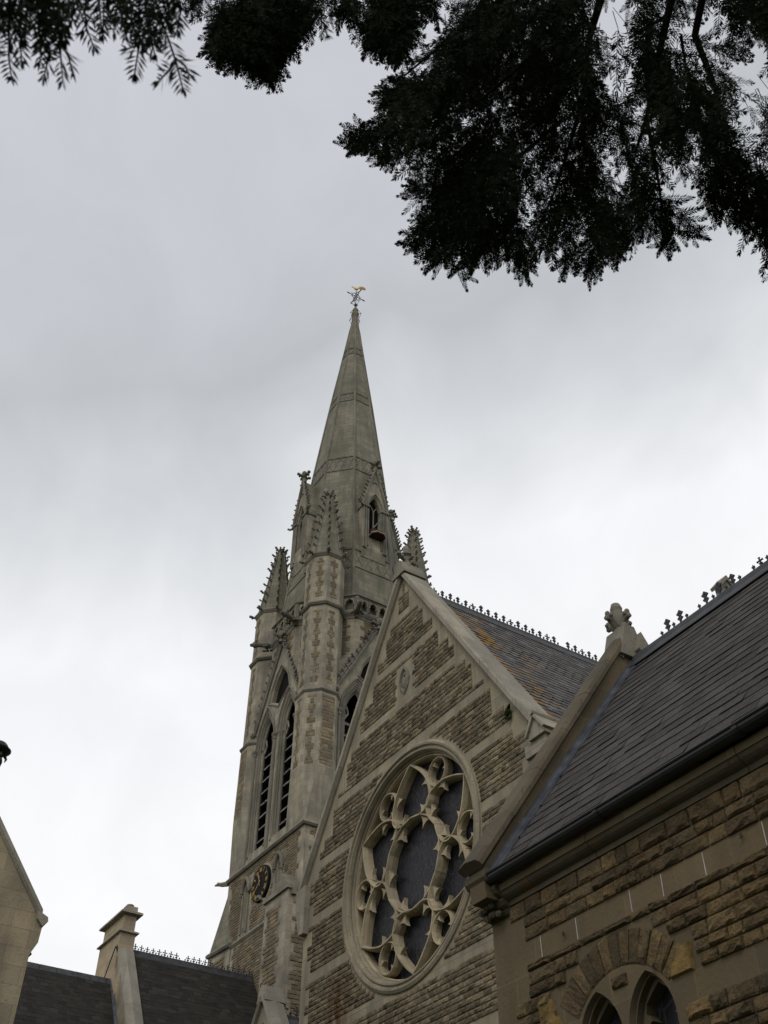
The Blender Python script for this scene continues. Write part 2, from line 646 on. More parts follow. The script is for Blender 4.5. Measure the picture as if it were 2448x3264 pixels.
def slates(mb, mat, O, U, S, ulen, slen, gauge=.2, width=.3, inside=None, th=.012, lift=.022, jit=.004, R=None, fish=None):
    mb.mat(mat)
    R = R or rng
    Nn = U.cross(S).normalized()
    if Nn.z < 0:
        Nn = -Nn
    rows = int(slen/gauge)+1
    for r in range(rows):
        s0 = r*gauge
        s1 = min(s0+gauge*1.12, slen)
        u = -(width/2 if r % 2 else 0)-R.uniform(0, .02)
        while u < ulen:
            a, b = max(u+.002, 0), min(u+width-.002, ulen)
            u += width
            if b-a < .03:
                continue
            if inside and not inside((a+b)/2, s0+gauge/2):
                continue
            j = R.uniform(-jit, jit)
            l1, l2 = lift+R.uniform(-.004, .006), .003
            P = lambda uu, ss, hh: O+U*uu+S*ss+Nn*hh
            if fish and fish(s0):
                bot = [(a, s0+.07), (a+(b-a)*.25, s0+.015), ((a+b)/2, s0), (a+(b-a)*.75, s0+.015), (b, s0+.07)]
            else:
                bot = [(a, s0+j), (b, s0+j)]
            n = len(bot)
            vs = [P(x, y, l1-th) for x, y in bot]+[P(x, y, l1) for x, y in bot]+[P(b, s1, l2+.006), P(a, s1, l2+.006)]
            fs = [[i, i+1, n+i+1, n+i] for i in range(n-1)]
            fs.append([n+i for i in range(n)]+[2*n, 2*n+1])
            mb.add(vs, fs)


def arch_pts(w, spring, apex, n=8, cx=0.):
    """pointed arch from right springing over the apex to left springing"""
    h = apex-spring
    Rr = (w*w+h*h)/(2*w)
    pts = []
    a1 = math.asin(min(1, h/Rr))
    for i in range(n+1):
        a = a1*i/n
        pts.append((cx+w-Rr+Rr*math.cos(a), spring+Rr*math.sin(a)))
    left = [(2*cx-x, z) for x, z in pts[:-1]][::-1]
    return pts+left


def lancet(w, bottom, spring, apex, cx=0., n=8):
    return [(cx-w, bottom), (cx+w, bottom)]+arch_pts(w, spring, apex, n, cx)


def trefoil_light(w, bottom, spring, apex, cx=0.):
    """light with a cusped head"""
    h = apex-spring
    r = [(w, spring-.1*h), (w*.98, spring+.12*h), (w*.55, spring+.24*h), (w*.80, spring+.42*h), (w*.72, spring+.62*h), (w*.40, spring+.80*h)]
    pts = [(cx+x, z) for x, z in r]+[(cx, apex)]+[(cx-x, z) for x, z in r[::-1]]
    return [(cx-w, bottom), (cx+w, bottom)]+pts


def sweepbar(mb, path, w, d0, d1, O, U, W, D, closed=True, ridge=.2, ch=None):
    """stone bar along a 2D path with a chamfered front; D = direction into the wall"""
    n = len(path)
    ch = ch if ch is not None else w*.4
    P = [V((a, b)) for a, b in path]
    rings = []
    for i in range(n):
        if closed:
            a, b = P[i-1], P[(i+1) % n]
            t0 = (P[i]-a).normalized(); t1 = (b-P[i]).normalized()
        else:
            a, b = P[max(i-1, 0)], P[min(i+1, n-1)]
            t0 = (P[i]-a).normalized() if i > 0 else (b-P[i]).normalized()
            t1 = (b-P[i]).normalized() if i < n-1 else t0
        t = (t0+t1)
        t = t.normalized() if t.length > 1e-4 else t1
        k = 1/max(.55, t.dot(t1))
        nn = V((-t.y, t.x))*k
        prof = [(-w/2, d1), (-w/2, d0+ch), (-w*.36, d0+ch*.55), (-w*ridge, d0), (w*ridge, d0), (w*.36, d0+ch*.55), (w/2, d0+ch), (w/2, d1)]
        rings.append([O+U*(P[i].x+nn.x*a)+W*(P[i].y+nn.y*a)+D*b for a, b in prof])
    if closed:
        rings.append(rings[0])
    mb.loft(rings, False, False)


def crocket(mb, p, out, s, upv=V((0, 0, 1))):
    p = V(p); out = V(out).normalized()
    s = s*rng.uniform(.6, .98)
    out = (out+V((rng.uniform(-.2, .2), rng.uniform(-.2, .2), rng.uniform(-.2, .2)))).normalized()
    mb.tube([p-out*.1*s, p+out*.45*s+upv*.05*s, p+out*.8*s+upv*.25*s], [.26*s, .17*s, .14*s], 5)
    mb.ball(p+out*.85*s+upv*.32*s, .30*s, 5, 3, (1, 1, .8))
    sd = out.cross(upv).normalized()
    mb.ball(p+out*.55*s+upv*.1*s+sd*.2*s, .2*s, 5, 3)
    mb.ball(p+out*.55*s+upv*.1*s-sd*.2*s, .2*s, 5, 3)


def finial_cross(mb, p, s, U=V((1, 0, 0)), stem=.5):
    """leafy stone finial"""
    p = V(p)
    Y = V((0, 0, 1)).cross(U)
    mb.lathe([(.16*s, 0), (.12*s, stem*s*.5), (.11*s, stem*s), (.2*s, stem*s+.06*s), (.12*s, stem*s+.14*s)], p, 6)
    c = p+V((0, 0, stem*s+.1*s))
    for a in range(4):
        d = U*math.cos(a*pi/2)+Y*math.sin(a*pi/2)
        crocket(mb, c+d*.06*s, d, .42*s)
    mb.ball(c+V((0, 0, .25*s)), .17*s, 6, 4, (1, 1, 1.3))


def fleur(mb, p, U, h, t=.02, kind='big'):
    """flat cast cresting flower standing on a ridge; U along the ridge"""
    p = V(p)
    Z = V((0, 0, 1))
    Nn = U.cross(Z)
    h = h*rng.uniform(.9, 1.06)
    lean = rng.uniform(-.05, .05)
    Z = (Z+U*lean+Nn*rng.uniform(-.05, .05)).normalized()

    def flat(poly):
        mb.extrude([p+U*a*h+Z*b*h-Nn*t/2 for a, b in poly], Nn*t)

    def ringp(cx, cz, r1, r0, n=10, lob=.0):
        o = [(cx+r1*(1+lob*math.cos(4*2*pi*k/n))*math.cos(2*pi*k/n), cz+r1*(1+lob*math.cos(4*2*pi*k/n))*math.sin(2*pi*k/n)) for k in range(n)]
        i = [(cx+r0*math.cos(2*pi*k/n), cz+r0*math.sin(2*pi*k/n)) for k in range(n)]
        w = lambda q, s_: p+U*q[0]*h+Z*q[1]*h+Nn*t*s_
        for sgn in (-.5, .5):
            mb.ribbon([w(q, sgn) for q in o], [w(q, sgn) for q in i])
        mb.ribbon([w(q, -.5) for q in o], [w(q, .5) for q in o])
        mb.ribbon([w(q, -.5) for q in i], [w(q, .5) for q in i])
    if kind == 'big':
        flat([(-.06, -.05), (.06, -.05), (.05, .4), (-.05, .4)])
        for cz, r in ((.42, .20), (.80, .23)):
            ringp(0, cz, r, .055, 16, .22)
    elif kind == 'small':
        flat([(-.10, -.05), (.10, -.05), (.07, .4), (.25, .55), (.22, .75), (.09, .72), (.0, 1.0), (-.09, .72), (-.22, .75), (-.25, .55), (-.07, .4)])
    elif kind == 'cross':
        flat([(-.04, -.05), (.04, -.05), (.04, .42), (-.04, .42)])
        flat([(-.26, .56), (-.34, .50), (-.34, .70), (-.26, .64), (-.05, .64), (-.05, .88), (-.12, .96), (.12, .96), (.05, .88), (.05, .64), (.26, .64), (.34, .70), (.34, .50), (.26, .56), (.05, .56), (.05, .42), (-.05, .42), (-.05, .56)])
        flat([(-.05, .2), (-.2, .28), (-.18, .36), (.18, .36), (.2, .28), (.05, .2)])
    elif kind == 'stub':
        flat([(-.2, -.05), (.2, -.05), (.12, .18), (-.15, .12)])


# ------------------------------------------------------------------ the ground
def build_ground():
    mb = MB().mat('ground')
    n = 24
    g = [[V((1500*((2*i/n-1)**3), 1500*((2*j/n-1)**3), -1.6+(.12*math.sin(i*1.7)*math.cos(j*1.3)))) for i in range(n+1)] for j in range(n+1)]
    mb.add([p for r in g for p in r], [[j*(n+1)+i, j*(n+1)+i+1, (j+1)*(n+1)+i+1, (j+1)*(n+1)+i] for j in range(n) for i in range(n)])
    ob = mb.build('ground', None, V((0, 0, 0)))
    ob['kind'] = 'structure'


build_ground()
GZ = -1.6


# ------------------------------------------------------------------ transept with the rose window
X_, Y_, Z_ = V((1, 0, 0)), V((0, 1, 0)), V((0, 0, 1))


def build_transept():
    cx, y0, cz = -17.92, 12.0, 9.97
    t = thing('transept', 'tall gabled transept of banded brown rubble with a big round traceried window', 'church wing', (cx, y0, GZ))
    O = V((cx, y0, 0))
    half = lambda v: 4.5 if v < 10.85 else max(0, (17.9-v)/1.57)
    mb = MB().mat('r_ashlar')
    circ = [(2.45*math.cos(2*pi*k/72), cz+2.45*math.sin(2*pi*k/72)) for k in range(72)]
    outer = [(-4.5, GZ), (4.5, GZ), (4.5, 11.05), (0, 17.96), (-4.5, 11.05)]
    mb.plate(outer, [circ], O, X_, Z_)
    # return walls
    for sx in (-1, 1):
        mb.quad(O+V((sx*4.5, 0, GZ)), O+V((sx*4.5, 10, GZ)), O+V((sx*4.5, 10, 10.6)), O+V((sx*4.5, 0, 10.8)))
    bands = [3.3+1.325*k for k in range(11)]

    def inside(u, v):
        for b in bands:
            if b-.005 < v < b+.215:
                return False
        if u*u+(v-cz)**2 < 2.70**2:
            return False
        if abs(u) < (.34 if int(v/.16) % 2 else .42) and 14.1 < v < 15.03:
            return False
        blk = int((v-.6)/.316)
        top = .6+(blk+1)*.316
        if v < 10.8:
            lim = 4.5-(.22 if blk % 2 else .42)
        else:
            lim = half(top)-(.10 if blk % 3 else .30)
        return abs(u) < lim
    for k, b in enumerate(bands):
        nxt = b+1.325
        stones(mb, 'r_rubble', lambda u, v, d: O+V((u, -d, v)), -4.4, 4.4, b+.22, nxt-.002, inside, rows=[.108, .098, .112, .122], cw=(.10, .32), depth=.036, fine=1, gap=.007)
    mb.build('wall', t)

    # dressed ring round the window
    mb = MB().mat('r_ashlar')
    prof = [(2.665, .01), (2.655, -.035), (2.60, -.065), (2.555, -.06), (2.535, -.01), (2.515, .0), (2.49, -.035), (2.455, -.03), (2.43, .03), (2.425, .075), (2.44, .09), (2.40, .11), (2.385, .18), (2.36, .20), (2.355, .40), (2.355, .7)]
    n = 96
    mb.loft([[O+V((r*math.cos(2*pi*k/n), y, cz+r*math.sin(2*pi*k/n))) for k in range(n)] for r, y in prof], True, False)
    w = mb.build('rose_window', t)
    # tracery
    mb = MB().mat('tracery')
    Oc = O+V((0, 0, cz))

    def cr_curve(pts, m=5):
        out = []
        n_ = len(pts)
        for i in range(n_-1):
            p0 = V(pts[max(i-1, 0)]); p1 = V(pts[i]); p2 = V(pts[i+1]); p3 = V(pts[min(i+2, n_-1)])
            for q in range(m):
                s = q/m
                out.append(.5*((2*p1)+(p2-p0)*s+(2*p0-5*p1+4*p2-p3)*s*s+(3*p1-p0-3*p2+p3)*s**3))
        out.append(V(pts[-1]))
        return out
    rotp = lambda p, a: (p[0]*math.cos(a)-p[1]*math.sin(a), p[0]*math.sin(a)+p[1]*math.cos(a))

    def cusp(base, inward, size, wd, a, d0=.20):
        """pointed cusp with a hollow chamfer on each side"""
        bx, by = base
        L = math.hypot(*inward)
        ix, iy = inward[0]/L, inward[1]/L
        tx, ty = -iy, ix
        q_ = [(-1., -.05), (-.55, .16), (-.26, .42), (-.09, .75), (0, 1.08), (.09, .75), (.26, .42), (.55, .16), (1., -.05)]
        pts = [(bx+tx*wd*a_+ix*size*b_, by+ty*wd*a_+iy*size*b_) for a_, b_ in q_]
        P = [rotp(p, a) for p in pts]
        mb.extrude([Oc+V((u, d0, v)) for u, v in P], V((0, .10, 0)))
    half_petal = [(0, 2.27), (.30, 2.03), (.60, 1.68), (.72, 1.27), (.62, 1.03), (.36, .945), (0, 1.0)]
    for k in range(6):
        a = k*pi/3
        right = cr_curve(half_petal, 6)
        petal = [(p.x, p.y) for p in right]+[(-p.x, p.y) for p in right[-2:0:-1]]
        path = [rotp((p[0]*1.03, p[1]*1.03), a) for p in petal]
        e = .0015*k
        sweepbar(mb, path, .092, .105+e, .36, Oc, X_, Z_, Y_, True, .16, .11)
        # cusps of the petal
        for sx in (-1, 1):
            cusp((sx*.60, 1.70), (-sx*.9, -.12), .21, .17, a, .17)
            cusp((sx*.42, 1.08), (-sx*.55, .75), .20, .16, a, .17)
        # small circle between two petals
        c = rotp((0, 1.99), a+pi/6)
        sm = [(c[0]+.325*math.cos(2*pi*q/24), c[1]+.325*math.sin(2*pi*q/24)) for q in range(24)]
        sweepbar(mb, sm, .068, .135+e, .34, Oc, X_, Z_, Y_, True, .16, .07)
        for q in range(3):
            an = a+pi/6+pi/2+pi/3+q*2*pi/3
            b = (c[0]+.30*math.cos(an), c[1]+.30*math.sin(an))
            cusp(rotp(b, -a), rotp((-math.cos(an), -math.sin(an)), -a), .12, .11, a, .18)
    ring = [(1.03*math.cos(2*pi*q/60), 1.03*math.sin(2*pi*q/60)) for q in range(60)]
    sweepbar(mb, ring, .080, .118, .37, Oc, X_, Z_, Y_, True, .16, .11)
    for k in range(6):
        an = k*pi/3
        cusp((.97*math.cos(an), .97*math.sin(an)), (-math.cos(an), -math.sin(an)), .22, .22, 0, .17)
    rim = [(2.37*math.cos(2*pi*q/90), 2.37*math.sin(2*pi*q/90)) for q in range(90)]
    sweepbar(mb, rim, .07, .15, .45, Oc, X_, Z_, Y_, True, .2, .05)
    mb.build('tracery', w)
    mb = MB().mat('glass')
    mb.add([Oc+V((2.40*math.cos(2*pi*k/60), .37, 2.40*math.sin(2*pi*k/60))) for k in range(60)], [list(range(60))])
    mb.build('leaded_glass', w)

    # carved vesica panel
    mb = MB().mat('carved')
    ves = [(.0, -.36), (.13, -.2), (.19, 0), (.13, .2), (0, .36), (-.13, .2), (-.19, 0), (-.13, -.2)]
    Op = O+V((0, 0, 14.6))
    sweepbar(mb, ves, .07, -.05, .02, Op, X_, Z_, Y_, True)
    mb.ball(Op+V((0, .0, .16)), .055, 6, 4)
    mb.ball(Op+V((0, .01, -.06)), .11, 7, 5, (.9, .6, 1.6))
    mb.ball(Op+V((.08, .01, .0)), .05, 6, 4, (1, .6, 1.4))
    mb.build('carved_panel', t)

    # coping of the gable
    mb = MB().mat('coping')
    top = lambda x: 18.20-1.535*abs(x)
    chev = [(-4.72, top(4.72)), (0, 18.20), (4.72, top(4.72)), (4.72, top(4.72)-.30), (0, 17.88), (-4.72, top(4.72)-.30)]
    for (a, b) in (((0, 18.20), (4.72, top(4.72))), ((0, 18.20), (-4.72, top(4.72)))):
        ln = 9
        for q in range(ln):
            p0 = (a[0]+(b[0]-a[0])*q/ln, a[1]+(b[1]-a[1])*q/ln)
            p1 = (a[0]+(b[0]-a[0])*((q+1)/ln-.0016), a[1]+(b[1]-a[1])*((q+1)/ln-.0016))
            dz = .30+.02*(1-q/ln)
            j = rng.uniform(-.008, .008)
            poly = [(-.11+j, 0.), (-.14+j, -.06), (-.14+j, -dz+.08), (-.05+j, -dz), (.55+j, -dz), (.60+j, -.12), (.52+j, .02)]
            mb.loft([[V((cx+p[0], y0+yy, p[1]+zz)) for yy, zz in poly] for p in (p0, p1)], True, True)
    # kneelers with little gablets
    for sx in (-1, 1):
        if sx < 0:
            mb.extrude([V((cx+a_, y0-.141, b_)) for a_, b_ in ((-4.3, 10.98), (-4.72, 10.93), (-4.74, 10.5), (-4.53, 9.8), (-4.3, 9.8))], V((0, .7, 0)))
            continue
        mb.box(cx+4.32, cx+4.95, y0-.13, y0+.62, 10.28, 10.55)
        gx = cx+sx*4.78
        prof = [(gx-.24, 10.55), (gx+.24, 10.55), (gx+.24, 10.68), (gx, 11.0), (gx-.24, 10.68)]
        mb.extrude([V((a, y0-.20, b)) for a, b in prof], V((0, .8, 0)))
        mb.extrude([V((gx-.30, y0-.26, 10.64)), V((gx, y0-.26, 11.06)), V((gx+.30, y0-.26, 10.64)), V((gx+.25, y0-.26, 10.62)), V((gx, y0-.26, 10.97)), V((gx-.25, y0-.26, 10.62))], V((0, .9, 0)))
        mb.tube([V((gx, y0-.30, 11.05)), V((gx, y0+.5, 11.05))], .06, 8)
        # long tapering corbel stone below
        mb.extrude([V((cx+sx*a, y0-.06, b)) for a, b in ((4.30, 10.277), (4.74, 10.277), (4.68, 10.12), (4.52, 9.55), (4.30, 9.55))], V((0, .6, 0)))
    mb.build('coping', t)

    # broken cross at the apex
    mb = MB().mat('carved')
    ap = V((cx, y0+.1, 18.15))
    mb.extrude([ap+V((-.30, -.28, -.30)), ap+V((.30, -.28, -.30)), ap+V((.10, -.28, .18)), ap+V((-.10, -.28, .18))], V((0, .72, 0)))
    mb.lathe([(.15, .1), (.11, .3), (.12, .45), (.20, .5), (.13, .58)], ap, 8)
    for a in range(4):
        d = V((math.cos(a*pi/2+.2), math.sin(a*pi/2+.2), 0))
        crocket(mb, ap+V((0, 0, .34))+d*.08, d, .30)
    mb.tube([ap+V((0, 0, .5)), ap+V((.02, 0, .72)), ap+V((-.03, 0, .86))], [.11, .10, .07], 7)
    mb.ball(ap+V((-.12, 0, .66)), .10, 6, 4)
    mb.build('apex_cross', t)

    # slate roof
    mb = MB()
    slope = math.sqrt(1+1.57**2)
    S = V((-1, 0, 1.57)).normalized()
    mb.mat('ridge')
    for sx in (-1, 1):
        mb.quad(V((cx, y0+.3, 17.60)), V((cx, 22.3, 17.60)), V((cx+sx*4.95, 22.3, 17.60-1.57*4.95)), V((cx+sx*4.95, y0+.3, 17.60-1.57*4.95)))
    Oe = V((cx+4.95, y0+.5, 17.60-1.57*4.95))
    slates(mb, 'r_slate', Oe, Y_, S, 9.6, 4.95*slope-.05, .205, .29, th=.011, lift=.024, jit=.010, fish=lambda s: int(s/.205) % 14 in (4, 5, 6, 7))
    rf = mb.build('roof', t)
    mb = MB().mat('ridge')
    mb.loft([[V((cx+a, yy, 17.60+b)) for a, b in ((-.17, -.2), (-.15, -.17), (-.06, .02), (-.06, .10), (0, .14), (.06, .10), (.06, .02), (.15, -.17), (.17, -.2))] for yy in (y0+.55, 22.0)], True, True)
    mb.mat('crest')
    y = 13.0
    k = 0
    while y < 19.6:
        if k != 17:
            fleur(mb, (cx, y, 17.74), Y_, .24, kind='big' if k % 5 else 'cross', t=.03)
            fleur(mb, (cx, y+.13, 17.74), Y_, .11, kind='small', t=.03)
        y += .26
        k += 1
    mb.build('ridge_cresting', rf)
    # eaves side gutter line
    mb = MB().mat('iron')
    mb.tube([V((cx+5.0, y0+.6, 9.80)), V((cx+5.0, 21, 9.80))], .07, 8)
    mb.build('gutter', t)


build_transept()


# ------------------------------------------------------------------ church tower
TA = V((-38.51, 21.95, 0))


def oct_ring(R, z, ph=pi/8, c=TA):
    return [V((c.x+R*math.cos(ph+k*pi/4), c.y+R*math.sin(ph+k*pi/4), z)) for k in range(8)]


def build_tower():
    t = thing('church_tower', 'tall grey stone church tower with corner turrets and octagonal spire behind the transept gable', 'church tower', (TA.x, TA.y, GZ))
    H = 3.38
    P = lambda x, y, z: V((TA.x+x, TA.y+y, z))
    # four faces of the belfry stage; local frame: face normal, along
    faces = [(V((0, -1, 0)), V((1, 0, 0))), (V((1, 0, 0)), V((0, 1, 0))), (V((0, 1, 0)), V((-1, 0, 0))), (V((-1, 0, 0)), V((0, -1, 0)))]
    wl = MB()

    lights = [1.06, -1.06]
    up_hole = [(.98, 27.92), (.80, 28.55), (.45, 29.12), (0, 29.55), (-.45, 29.12), (-.80, 28.55), (-.98, 27.92), (-.52, 27.66), (0, 27.30), (.52, 27.66)]
    hood_h = lambda x: 31.0-4.15/2.2*abs(x)

    def in_belf(u, v):
        if v > 31.2 or v < 20.1:
            return False
        lim = 3.38 if v < 27.4 else 1.26
        blk = int(v/.34)
        if 28.9 > v > 27.3 and abs(u) > 3.38-(v-27.4)*1.45-.15:
            return False
        if v > 28.8 and abs(u) > 1.0-(.22 if blk % 2 else 0):
            return False
        if v < 26.9 and abs(u) < 2.06+(.12 if blk % 2 else .0):
            return False
        if v >= 26.85 and v < hood_h(u)+.30:
            return False
        return abs(u) < lim-.05
    for k, (n, u) in enumerate(faces):
        O = TA+n*H
        pt = lambda a, b, d, O=O, u=u, n=n: O+u*a+V((0, 0, b))+n*d
        wl.mat('t_ashlar')
        holes = [lancet(.84, 20.5, 25.75, 27.62, c) for c in lights]+[up_hole]
        outer = [(-3.38, 19.9), (3.38, 19.9), (3.38, 27.5), (1.22, 29.0), (1.22, 31.4), (-1.22, 31.4), (-1.22, 29.0), (-3.38, 27.5)]
        wl.plate(outer, holes, O, u, Z_)
        if k < 2:
            stones(wl, 't_rubble', pt, -3.35, 3.35, 20.15, 31.2, in_belf, rows=[.125, .11, .135], cw=(.16, .42), depth=.042, fine=0)
        # lower stage
        wl.mat('t_ashlar')
        wl.plate([(-3.42, GZ), (3.42, GZ), (3.42, 19.9), (-3.42, 19.9)], [lancet(.20, 17.0, 18.75, 19.15, c) for c in (-1.46, 1.46)] if k == 0 else [], O+n*.04, u, Z_)
        if k < 2:
            def in_low(a, b, k=k):
                blk = int(b/.34)
                if abs(a) > 3.42-(.25 if blk % 2 else .45):
                    return False
                if k == 0:
                    if 16.55 < b < 16.85:
                        return False
                    if a*a+(b-18.6)**2 < .86**2:
                        return False
                    for c in (-1.4, 1.4):
                        if abs(a-c) < (.42 if blk % 2 else .52) and 16.8 < b < 19.45:
                            return False
                    if -2.1 < a < 1.5 and 13.5 < b < 13.9:
                        return False
                return True
            stones(wl, 't_rubble', lambda a, b, d, O=O, u=u, n=n: O+u*a+V((0, 0, b))+n*(d+.04), -3.4, 3.4, 9.0, 19.75, in_low, rows=[.12, .11], cw=(.15, .40), depth=.038, fine=0)
        # chamfer behind the turret and its weathering
        u2, n2 = u, n
        c0 = O+u*1.22
        c1 = TA+u*H+n*1.22
        wl.mat('t_ashlar')
        wl.quad(c0+Z_*29.0, c1+Z_*29.0, c1+Z_*31.4, c0+Z_*31.4)
        wl.mat('spire')
        wl.quad(c0+Z_*29.0, c1+Z_*29.0, TA+u*H+n*H+Z_*27.5)
        if k in (0, 3, 1):
            cd = (c1-c0)
            cn = (n+u).normalized()
            cu = cd.normalized()
            Lc = cd.length

            def in_ch(a, b, Lc=Lc):
                blk = int(b/.34)
                e = .28+(.2 if blk % 2 else 0)
                return e < a < .95 or Lc-.95 < a < Lc-e
            stones(wl, 't_rubble', lambda a, b, d, c0=c0, cu=cu, cn=cn: c0+cu*a+V((0, 0, b))+cn*d, 0, Lc, 29.1, 31.2, in_ch, rows=[.17, .15], cw=(.16, .35), depth=.04, fine=0)
    # string courses
    def sq_mould(z, prof, h):
        wl.loft([[P(sx*(h+r), sy*(h+r), z+dz) for sx, sy in ((1, -1), (1, 1), (-1, 1), (-1, -1))] for r, dz in prof], True, True)
    wl.mat('carved')
    sq_mould(19.9, [(-.1, -.10), (.10, -.08), (.16, 0), (.14, .05), (.0, .22), (-.1, .24)], 3.42)
    octo = lambda r: [(1.22+r*.42, -H-r), (H+r, -1.22-r*.42), (H+r, 1.22+r*.42), (1.22+r*.42, H+r), (-1.22-r*.42, H+r), (-H-r, 1.22+r*.42), (-H-r, -1.22-r*.42), (-1.22-r*.42, -H-r)]
    wl.loft([[P(a, b, z) for a, b in octo(r)] for r, z in ((-.1, 31.22), (.03, 31.22), (.05, 31.34), (.14, 31.50), (.16, 31.62), (.04, 31.66), (-.3, 31.68))], True, True)
    # leaf enrichment under the parapet
    for i, (n, u) in enumerate(faces[:2]):
        O = TA+n*(H+.06)
        for q in range(11):
            wl.ball(O+u*(-1.15+q*.23)+Z_*31.42, .075, 5, 3, (1, 1, .8))
    wl.build('wall', t)

    # lower set-off of the south face, broad corner weathering and buttresses
    mb = MB().mat('carved')
    wz = 16.72
    ys = -H-.04
    # projecting lower wall on the south side
    mb.mat('t_ashlar')
    mb.box(TA.x-2.15, TA.x+1.55, TA.y+ys-.16, TA.y+ys, GZ, wz-.12)
    def in_lw(a, b):
        blk = int(b/.34)
        if 13.45 < b < 13.75:
            return False
        return -1.85-(.15 if blk % 2 else 0) < a < 1.45
    stones(mb, 't_rubble', lambda a, b, d: P(a, ys-.16-d, b), -2.1, 1.5, 9.0, wz-.2, in_lw, rows=[.12, .11], cw=(.15, .40), depth=.038, fine=0)
    mb.mat('carved')
    mb.extrude([P(-2.25, ys, wz+.12), P(-2.25, ys-.20, wz-.04), P(-2.25, ys-.24, wz-.10), P(-2.25, ys-.17, wz-.20), P(-2.25, ys, wz-.2)], V((3.85, 0, 0)))
    # south west broach and base
    mb.mat('spire')
    A0 = P(-3.40, ys+.0, 19.25)
    b = [P(-2.15, ys-.18, wz), P(-4.35, ys-.18, wz+.15), P(-5.0, -2.4, wz+.2), P(-4.9, .5, wz+.2)]
    mb.quad(P(-2.35, ys, wz+.1), A0, b[1], b[0])
    mb.quad(A0, b[2], b[1])
    mb.quad(A0, b[3], b[2])
    mb.mat('t_ashlar')
    lo = [V((q.x, q.y, GZ)) for q in b]
    for i in range(3):
        mb.quad(lo[i], lo[i+1], b[i+1], b[i])
    stones(mb, 't_rubble', lambda a, bb, d: P(a, ys-.18-d, bb), -4.2, -2.2, 9, 16.45, lambda a, bb: -3.85+(.15 if int(bb/.34) % 2 else 0) < a < -2.65, rows=[.17], cw=(.2, .5), depth=.045, fine=0)
    mb.mat('carved')
    for i in range(3):
        d = (b[i+1]-b[i])
        o = V((d.y, -d.x, 0)).normalized()
        if i == 0: o = V((0, -1, 0))
        mb.tube([b[i]+o*.05, b[i+1]+o*.05], .10, 6)
    # crocketed gablet on the west corner
    g = P(-4.75, -2.6, wz+.25)
    mb.mat('t_ashlar')
    mb.box(g.x-.42, g.x+.42, g.y-.42, g.y+.42, GZ, g.z)
    mb.mat('carved')
    mb.extrude([g+V((-.5, -.5, 0)), g+V((.5, -.5, 0)), g+V((0, -.5, 1.35))], V((0, 1.0, 0)))
    for q in range(4):
        for sx in (-1, 1):
            crocket(mb, g+V((sx*(.46-.11*q), -.4, .12+.32*q)), V((sx, 0, .2)), .26)
    finial_cross(mb, g+V((0, -.3, 1.3)), .5)
    # south east buttress with gabled head
    mb.mat('t_ashlar')
    bx0, bx1, by = 1.72, 3.62, ys-.62
    mb.box(TA.x+bx0, TA.x+bx1, TA.y+by, TA.y-2.0, GZ, 16.95)
    for fn, a0, a1, ins in ((lambda a, bb, d: P(a, by-d, bb), bx0, bx1, lambda a, bb: bx0+.12+(.14 if int(bb/.34) % 2 else 0) < a < bx1-.5-(.2 if int(bb/.34) % 2 else 0)),
                            (lambda a, bb, d: P(bx1+d, a, bb), by, -2.0, lambda a, bb: by+.2+(.14 if int(bb/.34) % 2 else 0) < a < -2.2)):
        stones(mb, 't_rubble', fn, a0, a1, 8.5, 16.6, ins, rows=[.17, .16], cw=(.2, .4), depth=.045, fine=0)
    mb.mat('carved')
    gm = (bx0+bx1)/2
    mb.box(TA.x+bx0-.08, TA.x+bx1+.08, TA.y+by-.1, TA.y-2.0, 16.95, 17.12)
    for q in range(5):
        mb.box(TA.x+bx1+.001, TA.x+bx1+.14, TA.y+by+.1+q*.42, TA.y+by+.3+q*.42, 16.72, 16.949)
    mb.mat('spire')
    mb.extrude([P(bx0+.1, by+.05, 17.12), P(bx1-.05, by+.05, 17.12), P(gm, by+.05, 17.95)], V((0, 2.0, 0)))
    mb.mat('t_ashlar')
    mb.quad(P(bx0+.4, ys-.02, 17.1), P(bx1, ys-.02, 17.1), P(bx1-.2, ys+.02, 19.5), P(bx0+1.0, ys+.02, 19.5))
    mb.mat('carved')
    crocket(mb, P(bx0+.02, by, 17.15), V((-.7, -.7, 0)), .42)
    finial_cross(mb, P(gm, by+.1, 17.9), .34)
    mb.build('buttress', t)

    # clock lancets
    for c in (-1.46, 1.46):
        mb = MB().mat('t_ashlar')
        O = P(c, -H-.04, 0)
        lo_ = lancet(.20, 17.0, 18.75, 19.15)
        l1 = [O+V((a, 0, b_)) for a, b_ in lo_]
        l2 = [O+V((a*.6, .3, b_-.0)) for a, b_ in lo_]
        mb.ribbon(l1, l2)
        ol = [(-.36, 17.0), (-.36, 18.75)]
        hood = [(p[0], p[1]) for p in arch_pts(.33, 18.75, 19.36)]
        mb.mat('carved')
        sweepbar(mb, hood, .14, -.16, .03, O, X_, Z_, Y_, False)
        for sx in (-1, 1):
            mb.ball(O+V((sx*.36, -.09, 18.70)), .075, 6, 4)
        mb.tube([O+V((-.26, -.03, 17)), O+V((-.26, -.03, 18.7))], .05, 6)
        mb.tube([O+V((.26, -.03, 17)), O+V((.26, -.03, 18.7))], .05, 6)
        lw = mb.build('lancet_window', t)
        mb = MB().mat('void')
        mb.quad(O+V((-.3, .28, 16.9)), O+V((.3, .28, 16.9)), O+V((.3, .28, 19.3)), O+V((-.3, .28, 19.3)))
        mb.build('window_opening', lw)

    # clock
    mb = MB().mat('black')
    cz = 18.58
    O = P(0.0, -H-.04, cz)
    R0 = .74
    disc = lambda r, y: [O+V((r*math.cos(2*pi*k/40), y, r*math.sin(2*pi*k/40))) for k in range(40)]
